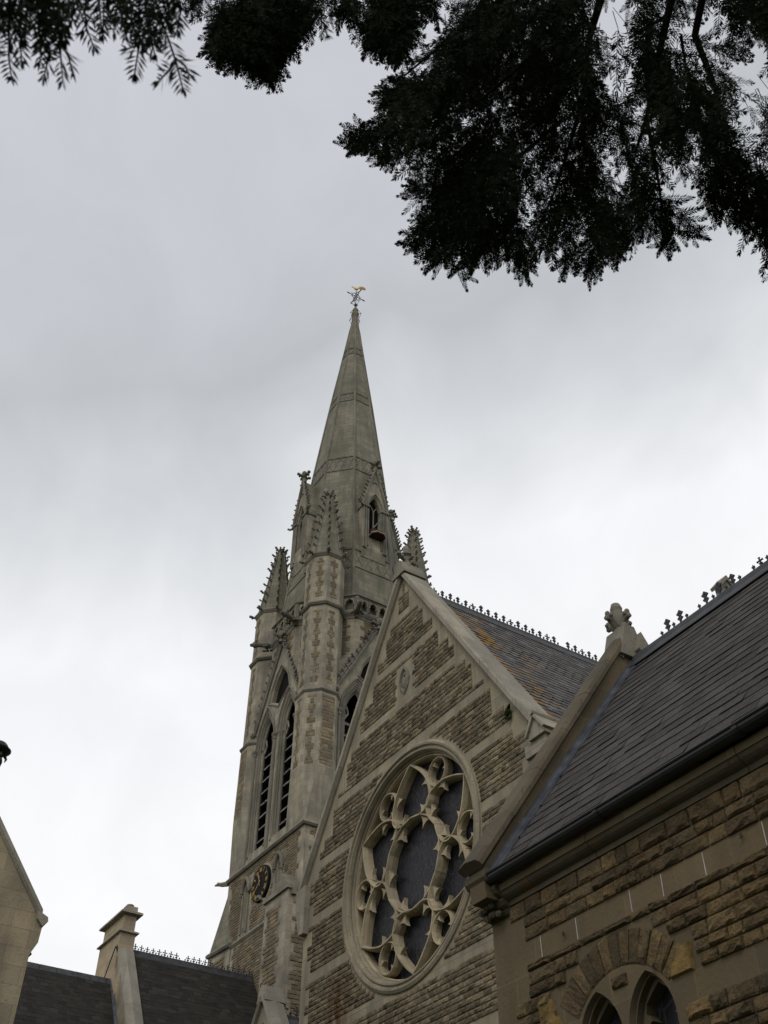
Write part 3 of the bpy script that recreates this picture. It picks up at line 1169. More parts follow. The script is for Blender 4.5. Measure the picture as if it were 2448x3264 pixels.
    mb.loft([disc(R0+.03, 0), disc(R0+.03, -.11), disc(R0-.0, -.14), disc(R0-.04, -.12)], True, False)
    mb.add(disc(R0-.03, -.12), [list(range(40))])
    mb.mat('goldpaint')

    def stroke(mb, p, q, w, y=-.135):
        d = V((q[0]-p[0], q[1]-p[1])).normalized()
        nx, ny = -d.y*w/2, d.x*w/2
        mb.extrude([O+V((p[0]+nx, y, p[1]+ny)), O+V((q[0]+nx, y, q[1]+ny)), O+V((q[0]-nx, y, q[1]-ny)), O+V((p[0]-nx, y, p[1]-ny))], V((0, .018, 0)))
    num = ['XII', 'I', 'II', 'III', 'IV', 'V', 'VI', 'VII', 'VIII', 'IX', 'X', 'XI']
    num[4] = 'IIII'
    for k, s in enumerate(num):
        a = pi/2-k*pi/6
        er = V((math.cos(a), math.sin(a))); et = V((math.sin(a), -math.cos(a)))
        wch = {'I': .055, 'V': .10, 'X': .10}
        tot = sum(wch[c] for c in s)
        o = -tot/2
        def pp(tu, rr): return (er.x*rr+et.x*tu, er.y*rr+et.y*tu)
        for c in s:
            m_ = o+wch[c]/2
            if c == 'I': stroke(mb, pp(m_, .50), pp(m_, .66), .026)
            if c == 'V':
                stroke(mb, pp(m_-.035, .66), pp(m_, .50), .026); stroke(mb, pp(m_+.035, .66), pp(m_, .50), .018)
            if c == 'X':
                stroke(mb, pp(m_-.035, .66), pp(m_+.035, .50), .026, -.135); stroke(mb, pp(m_+.035, .66), pp(m_-.035, .50), .018, -.138)
            o += wch[c]
    for k in range(60):
        a = k*pi/30
        stroke(mb, (.685*math.cos(a), .685*math.sin(a)), (.705*math.cos(a), .705*math.sin(a)), .02)
    clk = mb.build('clock', t)

    def hand(ang, ln, w, y, tail=.12):
        mb = MB().mat('goldpaint')
        er = V((math.cos(ang), math.sin(ang))); et = V((-er.y, er.x))
        poly = [(-tail, -w*.5), (0, -w*.6), (ln*.6, -w*.5), (ln*.72, -w*1.5), (ln, 0), (ln*.72, w*1.5), (ln*.6, w*.5), (0, w*.6), (-tail, w*.5)]
        if ln > .5:
            poly = [(-tail, -w*.6), (0, -w*.6), (ln, -w*.25), (ln, w*.25), (0, w*.6), (-tail, w*.6)]
        mb.extrude([O+V((er.x*a+et.x*b_, y, er.y*a+et.y*b_)) for a, b_ in poly], V((0, .012, 0)))
        mb.build('clock_hand', clk)
    hand(pi/2-rad(345), .42, .035, -.165)
    hand(pi/2-rad(232), .64, .035, -.185)

    # belfry windows, one to each face
    def belfry():
        n, u = faces[0]
        O = TA+n*H
        mb = MB()
        pt = lambda a, b, d: O+u*a+V((0, 0, b))-n*d
        for c in lights:
            steps = [(.84, 0.0, 27.62), (.81, .05, 27.57), (.68, .06, 27.34), (.68, .11, 27.32), (.60, .12, 27.18), (.55, .24, 27.1)]
            loops = []
            mb.mat('t_ashlar')
            for w_, d, ap in steps:
                loops.append([pt(a, b, d) for a, b in lancet(w_, 20.2+d*1.2 if d > .2 else 20.3+d*.5, 25.75, ap, c)])
            for l0, l1 in zip(loops, loops[1:]):
                mb.ribbon(l0, l1)
            # cusps in the head of the light and its back edge
            hd = lancet(.55, 20.49, 25.75, 27.1, c)
            mb.ribbon([pt(a, b, .24) for a, b in hd], [pt(a, b, .30) for a, b in hd])
            for sx in (-1, 1):
                mb.tube([pt(c+sx*.53, 25.55, .25), pt(c+sx*.32, 25.85, .25), pt(c+sx*.42, 26.2, .25)], [.06, .045, .05], 5)
            # jamb shafts, caps and archivolt rolls
            mb.mat('carved')
            for w_, d, r in ((.75, .05, .055), (.64, .11, .05), (.54, .22, .04)):
                for sx in (-1, 1):
                    x = c+sx*w_
                    mb.tube([pt(x, 20.35+d, d), pt(x, 25.6, d)], r, 8)
                    mb.lathe([(r, 0), (r*1.3, .02), (r*1.25, .10), (r*1.9, .2), (r*1.9, .26), (r, .27)], pt(x, 25.5, d), 8)
                    mb.lathe([(r*1.8, 0), (r*1.7, .1), (r*1.1, .16)], pt(x, 20.35+d, d), 8)
                mb.tube([pt(a, b, d) for a, b in arch_pts(w_, 25.75, 27.62-(.84-w_)*1.9, 10, c)], r*.9, 6)
        # central shaft between the lights
        mb.tube([pt(0, 20.0, -.03), pt(0, 25.6, -.03)], .09, 8)
        mb.lathe([(.09, 0), (.12, .02), (.11, .12), (.19, .24), (.19, .3), (.09, .31)], pt(0, 25.45, -.03), 8)
        for sx in (-1, 1):
            mb.tube([pt(sx*1.98, 20.0, -.03), pt(sx*1.98, 25.6, -.03)], .08, 8)
            mb.lathe([(.08, 0), (.11, .02), (.10, .12), (.17, .24), (.17, .3), (.08, .31)], pt(sx*1.98, 25.45, -.03), 8)
        # label mouldings of lights and upper opening
        for c in lights:
            sweepbar(mb, arch_pts(.90, 25.75, 27.76, 10, c), .10, -.07, .02, O, u, Z_, -n, False)
        sweepbar(mb, [(a*1.06, 28.4+(b-28.4)*1.06) for a, b in up_hole], .09, -.05, .02, O, u, Z_, -n, True)
        # reveal of the upper opening
        mb.mat('t_ashlar')
        prev = [pt(a, b, 0) for a, b in up_hole]
        for sc_, d in ((.96, .04), (.92, .05), (.90, .14), (.88, .26)):
            cur = [pt(a*sc_, 28.4+(b-28.4)*sc_, d) for a, b in up_hole]
            mb.ribbon(prev, cur)
            prev = cur
        # crocketed hood gable
        mb.mat('carved')
        for sx in (-1, 1):
            p0, p1 = (0, 31.02), (sx*2.2, 26.87)
            d = V((p1[0]-p0[0], p1[1]-p0[1])).normalized()
            mb.tube([pt(p0[0], p0[1], -.04), pt(p1[0], p1[1], -.04)], .10, 6)
            o = V((d.y*-sx, d.x*sx))
            o = V((sx*abs(d.y), abs(d.x)))
            mb.tube([pt(p0[0]+o.x*.13, p0[1]+o.y*.13, -.09), pt(p1[0]+o.x*.13, p1[1]+o.y*.13, -.09)], .055, 6)
            for q in range(11):
                f = .07+.90*q/11
                crocket(mb, pt(p0[0]+(p1[0]-p0[0])*f+o.x*.10, p0[1]+(p1[1]-p0[1])*f+o.y*.10, -.10), u*o.x+Z_*o.y+n*.35, .30, (u*d.x*-1+Z_*-d.y))
            mb.ball(pt(sx*2.25, 26.75, -.12), .17, 7, 5)
        finial_cross(mb, pt(0, 30.9, -.16), .95, u, .2)
        b = mb.build('belfry_window', t)
        # louvre boards
        mb = MB()
        for c in lights:
            mb.mat('louvre')
            z = 21.05
            while z < 25.5:
                q = None
                th = V((0, 0, .075))
                nb = 7
                for i in range(nb):
                    x0, x1 = c-.54+1.08*i/nb+.004, c-.54+1.08*(i+1)/nb-.004
                    dr = rng.uniform(-.03, .03)
                    mb.obox(pt(x0, z+dr, .26+dr*.4), u*(x1-x0), -n*.40+Z_*.36, th)
                z += .60
            mb.mat('void')
            mb.quad(pt(c-.8, 20.4, 1.15), pt(c+.8, 20.4, 1.15), pt(c+.8, 27.4, 1.15), pt(c-.8, 27.4, 1.15))
            for sx in (-.6, .6):
                mb.quad(pt(c+sx, 20.4, .32), pt(c+sx, 20.4, 1.15), pt(c+sx, 27.4, 1.15), pt(c+sx, 27.4, .32))
        mb.quad(pt(-.95, 27.3, .27), pt(.95, 27.3, .27), pt(.95, 29.5, .27), pt(-.95, 29.5, .27))
        mb.build('louvre', b)
        return b
    b0 = belfry()
    # parts are modelled in tower axes: turn copies about the axis
    for k in (1, 2, 3):
        copy_rot(b0, t, k*pi/2)

    # corner turrets with crocketed pinnacles
    def turret():
        c = P(2.72, -2.72, 0)
        mb = MB().mat('t_ashlar')
        r0, r1 = .97, 1.03
        rg = lambda R, z: [V((c.x+R*math.cos(pi/8+k*pi/4), c.y+R*math.sin(pi/8+k*pi/4), z)) for k in range(8)]
        sq = [P(3.42, -2.6, 20.0), P(3.42, -2.6, 20.0), P(2.6, -2.0, 20.0), P(2.2, -2.2, 20.0), P(2.2, -2.4, 20.0), P(2.6, -3.42, 20.0), P(2.6, -3.42, 20.0), P(3.44, -3.44, 20.0)]
        # ring order starts at 22.5 deg: E-N, N.., ; vertex 7 (337.5 deg) and 6 (292.5 deg) bound the SE face
        low = [P(3.42, -1.9, 20.0), P(3.42, -1.75, 20.0), P(2.6, -1.75, 20.0), P(1.75, -2.4, 20.0), P(1.75, -3.42, 20.0), P(1.9, -3.42, 20.0), P(3.43, -3.44, 20.0), P(3.44, -3.43, 20.0)]
        mb.loft([low, rg(r1, 22.5), rg(r1, 26.35)], True, False)
        mb.loft([rg(r0, 26.3), rg(r0, 34.4)], True, False)
        # brown stone crosses up the middle of each face
        for k in range(8):
            if k not in (4, 5, 6, 7, 0):
                continue
            a = k*pi/4
            nn = V((math.cos(a), math.sin(a), 0)); uu = V((-nn.y, nn.x, 0))
            for (R, z0, z1) in ((r1, 22.6, 26.1), (r0, 26.75, 31.0), (r0, 31.65, 34.2)):
                ap = R*math.cos(pi/8)

                def ins(q, v, z0=z0):
                    m = int((v-z0)/.33) % 2
                    return abs(q) < (.2 if m == 0 else .08)
                for row in range(int((z1-z0)/.165)):
                    m = (row//2) % 2
                    w_ = (.20 if m == 0 else .085)*rng.uniform(.82, 1.12)
                    if k == 0 and R == r1:
                        w_ = rng.uniform(.26, .36)
                    zz = z0+row*.165
                    stones(mb, 't_rubble', lambda q, v, d: c+nn*(ap+d*.8)+uu*q+V((0, 0, v)), -w_, w_, zz, zz+.163, lambda q, v: abs(q) < w_+.001, rows=[.163], cw=((.18, .22) if m == 0 and row % 2 else (w_*2-.001, w_*2)), depth=.03, fine=0)
        mb.mat('carved')
        for z in (26.3, 31.25):
            mb.loft([rg(r, z+d) for r, d in ((r0-.03, -.13), (r1+.02, -.10), (r1+.09, -.01), (r1+.08, .05), (r0-.02, .2))], True, True)
        mb.loft([rg(r, 34.4+d) for r, d in ((r0-.03, -.20), (r0+.03, -.17), (r0+.13, -.02), (r0+.12, .08), (.90, .16))], True, True)
        tu = mb.build('turret', t)
        # pinnacle
        mb = MB().mat('spire')
        mb.loft([rg(.93, 34.5), rg(.82, 35.1), rg(.23, 39.05)], True, True)
        mb.mat('carved')
        for k in range(8):
            a = pi/8+k*pi/4
            d = V((math.cos(a), math.sin(a), 0))
            mb.tube([c+d*.93+Z_*34.5, c+d*.24+Z_*39.0], .045, 5)
            for q in range(8):
                f = (q+.6)/8
                crocket(mb, c+d*(.90-.67*f)+Z_*(34.7+4.35*f), d+Z_*.2, .27)
            crocket(mb, c+d*1.03+Z_*34.38, d-Z_*.15, .36)
        for k in range(8):
            a = k*pi/4
            d = V((math.cos(a), math.sin(a), 0))
            crocket(mb, c+d*.14+Z_*39.18, d+Z_*.5, .34)
        mb.lathe([(.24, 0), (.16, .15), (.2, .3), (.1, .42)], c+Z_*39.0, 8)
        mb.build('pinnacle', tu)
        return tu
    tu0 = turret()
    for k in (1, 2, 3):
        copy_rot(tu0, t, k*pi/2)

    # parapet: pierced arcade on the octagon
    mb = MB()
    pts = octo(.06)
    for i in range(8):
        a, b = P(*pts[i], 0), P(*pts[(i+1) % 8], 0)
        d = (b-a); L = d.length; d = d.normalized()
        nn = V((d.y, -d.x, 0))
        nb = 4 if L < 2.8 else 5
        m_ = .10
        pitch = (L-2*m_)/nb
        holes = []
        for q in range(nb):
            cxx = m_+pitch*(q+.5)
            w_ = pitch*.40
            holes.append([(cxx-w_, 31.75), (cxx+w_, 31.75), (cxx+w_, 32.08), (cxx+w_*.72, 32.16), (cxx+w_*.85, 32.26), (cxx+w_*.4, 32.38), (cxx, 32.43), (cxx-w_*.4, 32.38), (cxx-w_*.85, 32.26), (cxx-w_*.72, 32.16), (cxx-w_, 32.08)])
        mb.mat('t_ashlar')
        outer = [(0, 31.6), (L, 31.6), (L, 32.5), (0, 32.5)]
        mb.plate(outer, holes, a, d, Z_)
        mb.plate(outer, holes, a-nn*.16, d, Z_)
        for h in holes:
            mb.ribbon([a+d*p+Z_*q for p, q in h], [a+d*p+Z_*q-nn*.16 for p, q in h])
        mb.mat('carved')
        for q in range(nb+1):
            s = m_+pitch*q
            mb.tube([a+d*s+Z_*31.7+nn*.03, a+d*s+Z_*32.45+nn*.03], .045, 6)
        mb.tube([a+Z_*31.2, a+Z_*32.5], .10, 6)
    mb.mat('carved')
    for r, z0, z1 in ((.10, 32.5, 32.56), (.16, 32.562, 32.64)):
        mb.loft([[P(p, q, z0) for p, q in octo(r)], [P(p, q, z1) for p, q in octo(r)], [P(p*.92, q*.92, z1+.05) for p, q in octo(r)]], True, True)
    mb.build('parapet', t)

    # gargoyles at the eight angles of the parapet
    def gargoyle():
        a = V((1.22, -H, 0))
        d = V((.36, -.93, 0)).normalized()
        b = P(a.x, a.y, 31.45)
        mb = MB().mat('carved')
        mb.tube([b-d*.1, b+d*.25+Z_*.03, b+d*.6+Z_*.02, b+d*.85-Z_*.02], [.17, .15, .12, .13], 7)
        hd = b+d*.92-Z_*.02
        mb.ball(hd, .17, 7, 5)
        mb.tube([hd, hd+d*.24-Z_*.06], [.12, .07], 6)
        sd = V((-d.y, d.x, 0))
        for s in (-1, 1):
            mb.tube([hd+sd*.1*s+Z_*.08, hd+sd*.2*s+Z_*.22-d*.05], [.06, .02], 5)
            mb.tube([b+d*.35+sd*.14*s, b+d*.2+sd*.28*s-Z_*.1, b+d*.5+sd*.22*s-Z_*.2], [.09, .07, .05], 5)
        return mb.build('gargoyle', t)
    g0 = gargoyle()
    for k in (1, 2, 3):
        copy_rot(g0, t, k*pi/2)
    g1 = copy_rot(g0, t, 0)
    # mirrored partner of each angle
    g1.scale.x = -1
    for k in (1, 2, 3):
        g = copy_rot(g1, t, k*pi/2)
        g.scale.x = -1
    # gargoyle at the string course, south west corner
    mb = MB().mat('carved')
    b = P(-3.45, -3.45, 19.85)
    d = V((-.8, -.6, 0))
    mb.tube([b, b+d*.3, b+d*.48+Z_*.03, b+d*.66], [.12, .10, .08, .03], 6)
    mb.ball(b+d*.48+Z_*.04, .095, 6, 4)
    mb.build('gargoyle', t)

    # spire
    prof = [(31.4, 3.42), (36.48, 2.96), (44.59, 2.07), (50.77, 1.33), (56.23, .645), (58.6, .36), (59.4, .25), (60.35, .175)]
    Rz = lambda z: np.interp(z, [p[0] for p in prof], [p[1] for p in prof])
    mb = MB().mat('spire')
    mb.loft([oct_ring(r, z) for z, r in prof], True, True)
    mb.mat('carved')
    for k in range(8):
        a = pi/8+k*pi/4
        mb.tube([P(r*math.cos(a), r*math.sin(a), z) for z, r in prof], [.075]*4+[.055]*2+[.04]*2, 6)
    # bands of lozenge panelling
    for z0, z1, nx in ((35.0, 36.25, 4), (43.0, 44.15, 4), (50.0, 50.75, 4), (55.5, 56.15, 2)):
        for zz in (z0, z1):
            r = float(Rz(zz))
            mb.loft([oct_ring(r-.05, zz-.06), oct_ring(r+.05, zz-.05), oct_ring(r+.055, zz+.05), oct_ring(r-.05, zz+.10)], True, False)
        for k in range(8):
            a0, a1 = pi/8+k*pi/4, pi/8+(k+1)*pi/4
            q = lambda f, z, e=.0: P((math.cos(a0)*(1-f)+math.cos(a1)*f)*(float(Rz(z))+e), (math.sin(a0)*(1-f)+math.sin(a1)*f)*(float(Rz(z))+e), z)
            w = .035*(1 if z0 < 50 else .7)
            for i in range(nx):
                f0, f1 = (i+.05)/nx, (i+.95)/nx
                fm = (f0+f1)/2
                mb.tube([q(f0, z0+.05), q(f1, z1-.05)], w, 4)
                mb.tube([q(f1, z0+.05), q(f0, z1-.05)], w, 4)
    # stone cap
    mb.mat('spire')
    mb.lathe([(.17, 60.3), (.21, 60.4), (.28, 60.7), (.26, 60.85), (.17, 61.0), (.22, 61.15), (.15, 61.4), (.07, 61.62)], P(0, 0, 0), 8)
    spire = mb.build('spire', t)

    # lucarnes on the cardinal faces
    def lucarne():
        n, u = V((1, 0, 0)), V((0, 1, 0))
        F = 2.98
        O = TA+n*F
        pt = lambda a, b, d=0.: O+u*a+V((0, 0, b))+n*d
        mb = MB().mat('t_ashlar')
        w = .74
        body = [(-w, 36.5), (w, 36.5), (w, 39.5), (0, 42.45), (-w, 39.5)]
        hole = lancet(.46, 37.25, 39.35, 40.45)
        mb.plate(body, [hole], O, u, Z_)
        cur = [pt(a, b) for a, b in hole]
        for s_, d in ((.93, -.06), (.88, -.07), (.84, -.2), (.84, -.32)):
            nx_ = [pt(a*s_, 38.9+(b-38.9)*(1-(1-s_)*.6), d) for a, b in hole]
            mb.ribbon(cur, nx_)
            cur = nx_
        for sx in (-1, 1):
            mb.quad(pt(sx*w, 36.2), pt(sx*w, 39.5), pt(sx*w, 39.5, -1.2), pt(sx*w, 36.2, -.6))
            mb.mat('spire')
            mb.quad(pt(sx*(w+.06), 39.42), pt(0, 42.5), pt(0, 42.5, -1.3), pt(sx*(w+.06), 39.42, -1.3))
            mb.mat('t_ashlar')
        mb.quad(pt(-w, 36.5), pt(w, 36.5), pt(w, 35.9, -.16), pt(-w, 35.9, -.16))
        mb.mat('carved')
        # window tracery: mullion, two arches, small eye
        mb.tube([pt(0, 37.3, -.16), pt(0, 39.4, -.16)], .045, 6)
        for sx in (-1, 1):
            mb.tube([pt(a, b, -.16) for a, b in arch_pts(.20, 39.2, 39.7, 5, sx*.2)], .035, 5)
            mb.tube([pt(sx*.42, 36.6, .01), pt(sx*.42, 39.3, .01)], .055, 6)
            mb.tube([pt(sx*.56, 36.4, .03), pt(sx*.56, 39.4, .03)], .055, 6)
            mb.tube([pt(sx*.70, 36.4, .03), pt(sx*.70, 39.4, .03)], .055, 6)
            mb.loft([[pt(sx*(.38), zz, -.1), pt(sx*.80, zz, -.1), pt(sx*.80, zz, .12), pt(sx*.38, zz, .12)] for zz in (39.36, 39.5)], True, True)
            # raking mould with crockets
            mb.tube([pt(sx*.84, 39.35, .05), pt(0, 42.62, .05)], .075, 6)
            for q in range(9):
                f = (q+.6)/9.5
                crocket(mb, pt(sx*(.86-.82*f), 39.5+3.05*f, .03), u*sx+Z_*.25, .25)
            crocket(mb, pt(sx*.92, 39.42, .1), u*sx+n*.4, .42)
        mb.tube([pt(a, b, .03) for a, b in arch_pts(.50, 39.35, 40.58, 8)], .05, 6)
        finial_cross(mb, pt(0, 42.4, .0), 1.0, u, .35)
        # blind trefoil in the head
        mb.tube([pt(.13*math.cos(a_), 41.35+.13*math.sin(a_), .02) for a_ in [i*pi/8 for i in range(9)]], .04, 5)
        mb.mat('void')
        mb.quad(pt(-.5, 37.1, -.33), pt(.5, 37.1, -.33), pt(.5, 40.5, -.33), pt(-.5, 40.5, -.33))
        return mb.build('lucarne', spire)
    l0 = lucarne()
    for k in (1, 2, 3):
        copy_rot(l0, spire, k*pi/2)
    return t


build_tower()


def build_sill_box():  # tray and box on the spire window sill, taken for a floodlight shelf
    t = thing('sill_box', 'small reddish brown box projecting from the sill of the spire window', 'box', (TA.x+3.0, TA.y+.05, 37.25))
    O = V((TA.x+3.0, TA.y+.05, 37.25))
    mb = MB().mat('redbox')
    mb.extrude([O+V((-.3, -.42, 0)), O+V((.34, -.42, 0)), O+V((.55, -.2, 0)), O+V((.55, .2, 0)), O+V((.34, .42, 0)), O+V((-.3, .42, 0))], V((0, 0, .08)))
    mb.box(O.x-.3, O.x+.25, O.y-.36, O.y+.36, O.z+.082, O.z+.52)
    mb.build('tray', t)
    mb = MB().mat('whitebox')
    e = [V((-.3, -.42, 0)), V((.34, -.42, 0)), V((.55, -.2, 0)), V((.55, .2, 0)), V((.34, .42, 0)), V((-.3, .42, 0))]
    for a, b in zip(e, e[1:]):
        mb.tube([O+a+V((0, 0, .09)), O+b+V((0, 0, .09))], .035, 5)
    mb.build('edging', t)
    mb = MB().mat('louvre')
    mb.tube([O+V((-.1, -.3, .5)), O+V((.15, .25, 1.45))], .035, 5)
    mb.build('prop', t)


build_sill_box()


def build_vane():
    b = V((TA.x, TA.y, 61.55))
    t = thing('weather_vane', 'gilded cockerel weather vane on a black iron cross at the tip of the spire', 'weather vane', tuple(b))
    P = lambda x, y, z: V((TA.x+x, TA.y+y, z))
    mb = MB().mat('iron')
    mb.tube([P(0, 0, 61.5), P(0, 0, 63.75)], .028, 6)
    mb.ball(P(0, 0, 61.85), .13, 8, 5)
    for k in range(4):
        a = k*pi/2+.5
        d = V((math.cos(a), math.sin(a), 0))
        mb.tube([P(0, 0, 61.9), P(0, 0, 61.95)+d*.15, P(0, 0, 62.15)+d*.24], .014, 4)
        mb.ball(P(0, 0, 62.18)+d*.25, .045, 5, 4)
    mb.build('mast', t)
    mb = MB().mat('iron')
    for d, L in ((Y_, .66), (X_, .66)):
        mb.tube([P(0, 0, 62.9)-d*L, P(0, 0, 62.9)+d*L], .028, 5)
        for s in (-1, 1):
            e = P(0, 0, 62.9)+d*L*s
            mb.ball(e, .06, 6, 4)
            mb.tube([e, e+d*.12*s], [.05, .005], 5)
            mb.tube([e-d*.1*s-Z_*.08, e-d*.1*s+Z_*.08], .025, 4)
        ringp = [P(0, 0, 62.9)+d*(.34*math.cos(i*pi/12))+Z_*(.34*math.sin(i*pi/12)) for i in range(25)]
        mb.tube(ringp, .024, 5)
        for i in range(8):
            a = i*pi/4+pi/8
            p = P(0, 0, 62.9)+d*(.34*math.cos(a))+Z_*(.34*math.sin(a))
            q = P(0, 0, 62.9)+d*(.48*math.cos(a))+Z_*(.48*math.sin(a))
            mb.tube([p, q], [.022, .006], 4)
    mb.build('cross', t)
    # cockerel: head to the left of the view, tail to the right
    mb = MB().mat('gold')
    d = V((.30, .95, 0)).normalized()
    sd = V((-d.y, d.x, 0))
    c = P(0, 0, 63.85)
    rings = []
    for s, z, rw, rh in ((-.36, .10, .015, .02), (-.30, .13, .035, .05), (-.22, .10, .04, .06), (-.12, .0, .07, .10), (.02, -.02, .09, .12), (.14, .04, .07, .10), (.22, .16, .04, .08)):
        rings.append([c+d*s+Z_*z+sd*(rw*math.cos(q*pi/4))+Z_*(rh*math.sin(q*pi/4)) for q in range(8)])
    mb.loft(rings, True, True)
    # comb and beak
    mb.extrude([c+d*-.33+Z_*.17-sd*.008, c+d*-.31+Z_*.24-sd*.008, c+d*-.28+Z_*.19-sd*.008, c+d*-.25+Z_*.24-sd*.008, c+d*-.22+Z_*.16-sd*.008], sd*.016)
    # tail plumes
    for a0, ln in ((.95, .42), (.75, .50), (.55, .52), (.35, .48), (.15, .42)):
        p = c+d*.14+Z_*.08
        pts = [p, p+d*.18*math.cos(a0)+Z_*(.18*math.sin(a0)+.08), p+d*ln*math.cos(a0*.75)+Z_*(ln*math.sin(a0*.75)), p+d*(ln*math.cos(a0*.75)+.10)+Z_*(ln*math.sin(a0*.75)-.08)]
        mb.tube(pts, [.05, .06, .05, .01], 6)
    mb.tube([P(0, 0, 63.68), c], .02, 5)
    mb.build('cockerel', t, smooth=False)
    # iron stays round the stone cap
    mb = MB().mat('iron')
    for k in range(4):
        a = k*pi/2+.35
        dd = V((math.cos(a), math.sin(a), 0))
        o = P(0, 0, 60.45)+dd*.50
        mb.tube([P(0, 0, 61.55)+dd*.05, o, P(0, 0, 59.55)+dd*.24], .018, 4)
        mb.tube([P(0, 0, 60.62)+dd*.2, o], .016, 4)
        mb.ball(o, .045, 5, 3)
    mb.build('stay', t)


build_vane()


# ------------------------------------------------------------------ side chapel on the right
def build_chapel():
    X0, X1, yw = -8.82, 6.0, 7.0
    t = thing('side_chapel', 'brown rock faced stone chapel with steep dark slate roof and black gutter nearest the viewer', 'chapel', (X0, yw, GZ))
    O = V((0, yw, 0))
    wc = -7.05
    wins = [wc-.325, wc+.325]
    mb = MB().mat('c_ashlar')
    opening = lambda c: lancet(.288, .6, 2.93, 3.37, c, 10)
    mb.plate([(X0, GZ), (X1, GZ), (X1, 4.6), (X0, 4.6)], [opening(c) for c in wins], O, X_, Z_)
    # west end and its gable
    mb.add([V((X0, 7, GZ)), V((X0, 12.5, GZ)), V((X0, 12.5, 4.85)), V((X0, 9.65, 9.0)), V((X0, 6.76, 4.85)), V((X0, 7, 4.6))], [[0, 1, 2, 3, 4, 5]])
    bands = [(3.885, 4.105), (2.985, 3.195), (2.05, 2.26), (1.1, 1.31)]
    R_o, R_i = 1.06, .74
    zc = 2.74       # centre height of the relieving arch

    def in_arch(u, v, m=0.):
        return (u-wc)**2/(R_o+m)**2+(v-zc)**2/((R_o+m))**2 < 1 and v > zc+.30 if True else False

    def surround(u, v):
        # dressed window surround: stepped outline following the two heads
        blk = int(v/.24)
        if v < 2.9:
            return abs(u-wc) < .72+(.0 if blk % 2 else .12)
        for c in wins:
            q = max(0, v-2.93)
            if q < .53 and abs(u-c) < .39-.555+math.sqrt(max(0, .555**2-q*q)):
                return True
        if v < 3.06 and abs(u-wc) < .5:
            return True
        return False

    def inside(u, v):
        for a, b in bands:
            if a-.004 < v < b+.004:
                return False
        if v > 4.55:
            return False
        blk = int((v+.05)/.26)
        if u < X0+(.30 if blk % 2 else .52):
            return False
        if surround(u, v):
            return False
        r = math.hypot(u-wc, v-zc)
        if v > zc+.40 and R_i-.02 < r < R_o+.02:
            return False
        if .58 < abs(u-wc) < .93 and 3.19 < v < 3.46 and r > R_i:
            return False
        return True
    prev = 4.548
    fnw = lambda u, v, d: O+V((u, -d, v))
    for a, b in bands+[(GZ, GZ)]:
        stones(mb, 'c_rubble', fnw, X0+.05, X1, b+.006, prev-.006, inside, ch=.115, chv=.2, cw=(.13, .42), depth=.038, fine=2, gap=.007)
        prev = a
    # relieving arch of radial stones
    n = 13
    for k in range(n):
        a0, a1 = rad(38)+(pi-rad(76))*k/n, rad(38)+(pi-rad(76))*(k+1)/n
        stones(mb, 'c_rubble', lambda u, v, d: O+V((wc+v*math.cos(u), -d*.75, zc+v*math.sin(u))), a0, a1, R_i, R_o, lambda u, v: True, rows=[R_o-R_i], cw=(a1-a0-.0001, a1-a0), depth=.034, fine=2, gap=.009)
    # ochre replacement stones at the springing
    for sx, pts in ((1, [(.62, 3.20), (.895, 3.205), (.91, 3.45), (.80, 3.43), (.66, 3.30)]), (-1, [(.80, 3.20), (1.10, 3.205), (1.12, 3.50), (.97, 3.54)])):
        mb.mat('c_orange')
        P = [(wc+sx*a, b) for a, b in pts]
        cxm = sum(p[0] for p in P)/len(P); czm = sum(p[1] for p in P)/len(P)
        o = [O+V((a, -.002, b)) for a, b in P]
        m = [O+V((a+(cxm-a)*.12, -.035, b+(czm-b)*.12)) for a, b in P]
        mb.loft([o, m], True, True)
    # reveals
    mb.mat('c_ashlar')
    for c in wins:
        prv = [O+V((a, 0, b)) for a, b in opening(c)]
        for s_, d in ((.95, .06), (.92, .065), (.91, .30)):
            cur = [O+V((c+(a-c)*s_, d, .6+(b-.6)*(1-(1-s_)*.12))) for a, b in opening(c)]
            mb.ribbon(prv, cur)
            prv = cur
    # cornice of hollow section
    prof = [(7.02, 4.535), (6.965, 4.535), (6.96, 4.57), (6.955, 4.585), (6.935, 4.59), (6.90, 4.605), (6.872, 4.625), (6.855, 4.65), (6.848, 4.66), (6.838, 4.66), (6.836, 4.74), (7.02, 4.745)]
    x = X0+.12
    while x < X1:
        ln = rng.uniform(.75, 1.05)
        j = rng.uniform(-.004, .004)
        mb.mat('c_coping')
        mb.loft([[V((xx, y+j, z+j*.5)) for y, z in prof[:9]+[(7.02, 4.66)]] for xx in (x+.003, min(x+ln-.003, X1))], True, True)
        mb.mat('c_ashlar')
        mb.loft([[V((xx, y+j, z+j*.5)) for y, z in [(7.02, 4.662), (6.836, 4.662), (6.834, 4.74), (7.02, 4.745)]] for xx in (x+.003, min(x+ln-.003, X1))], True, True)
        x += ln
    # pale mortar joints of the cornice and bands
    mb.mat('whitebox')
    for bx in (-8.06, -7.52, -6.76, -6.35, -5.83, -5.15, -4.4):
        j = rng.uniform(-.01, .01)
        a, b = bands[0]
        mb.quad(O+V((bx-.006, -.003, a+.01)), O+V((bx+.005, -.003, a+.01)), O+V((bx+.004+j, -.003, b-.005)), O+V((bx-.005+j, -.003, b-.005)))
    # kneeler at the foot of the gable: moulded corbel courses
    mb.mat('c_coping')
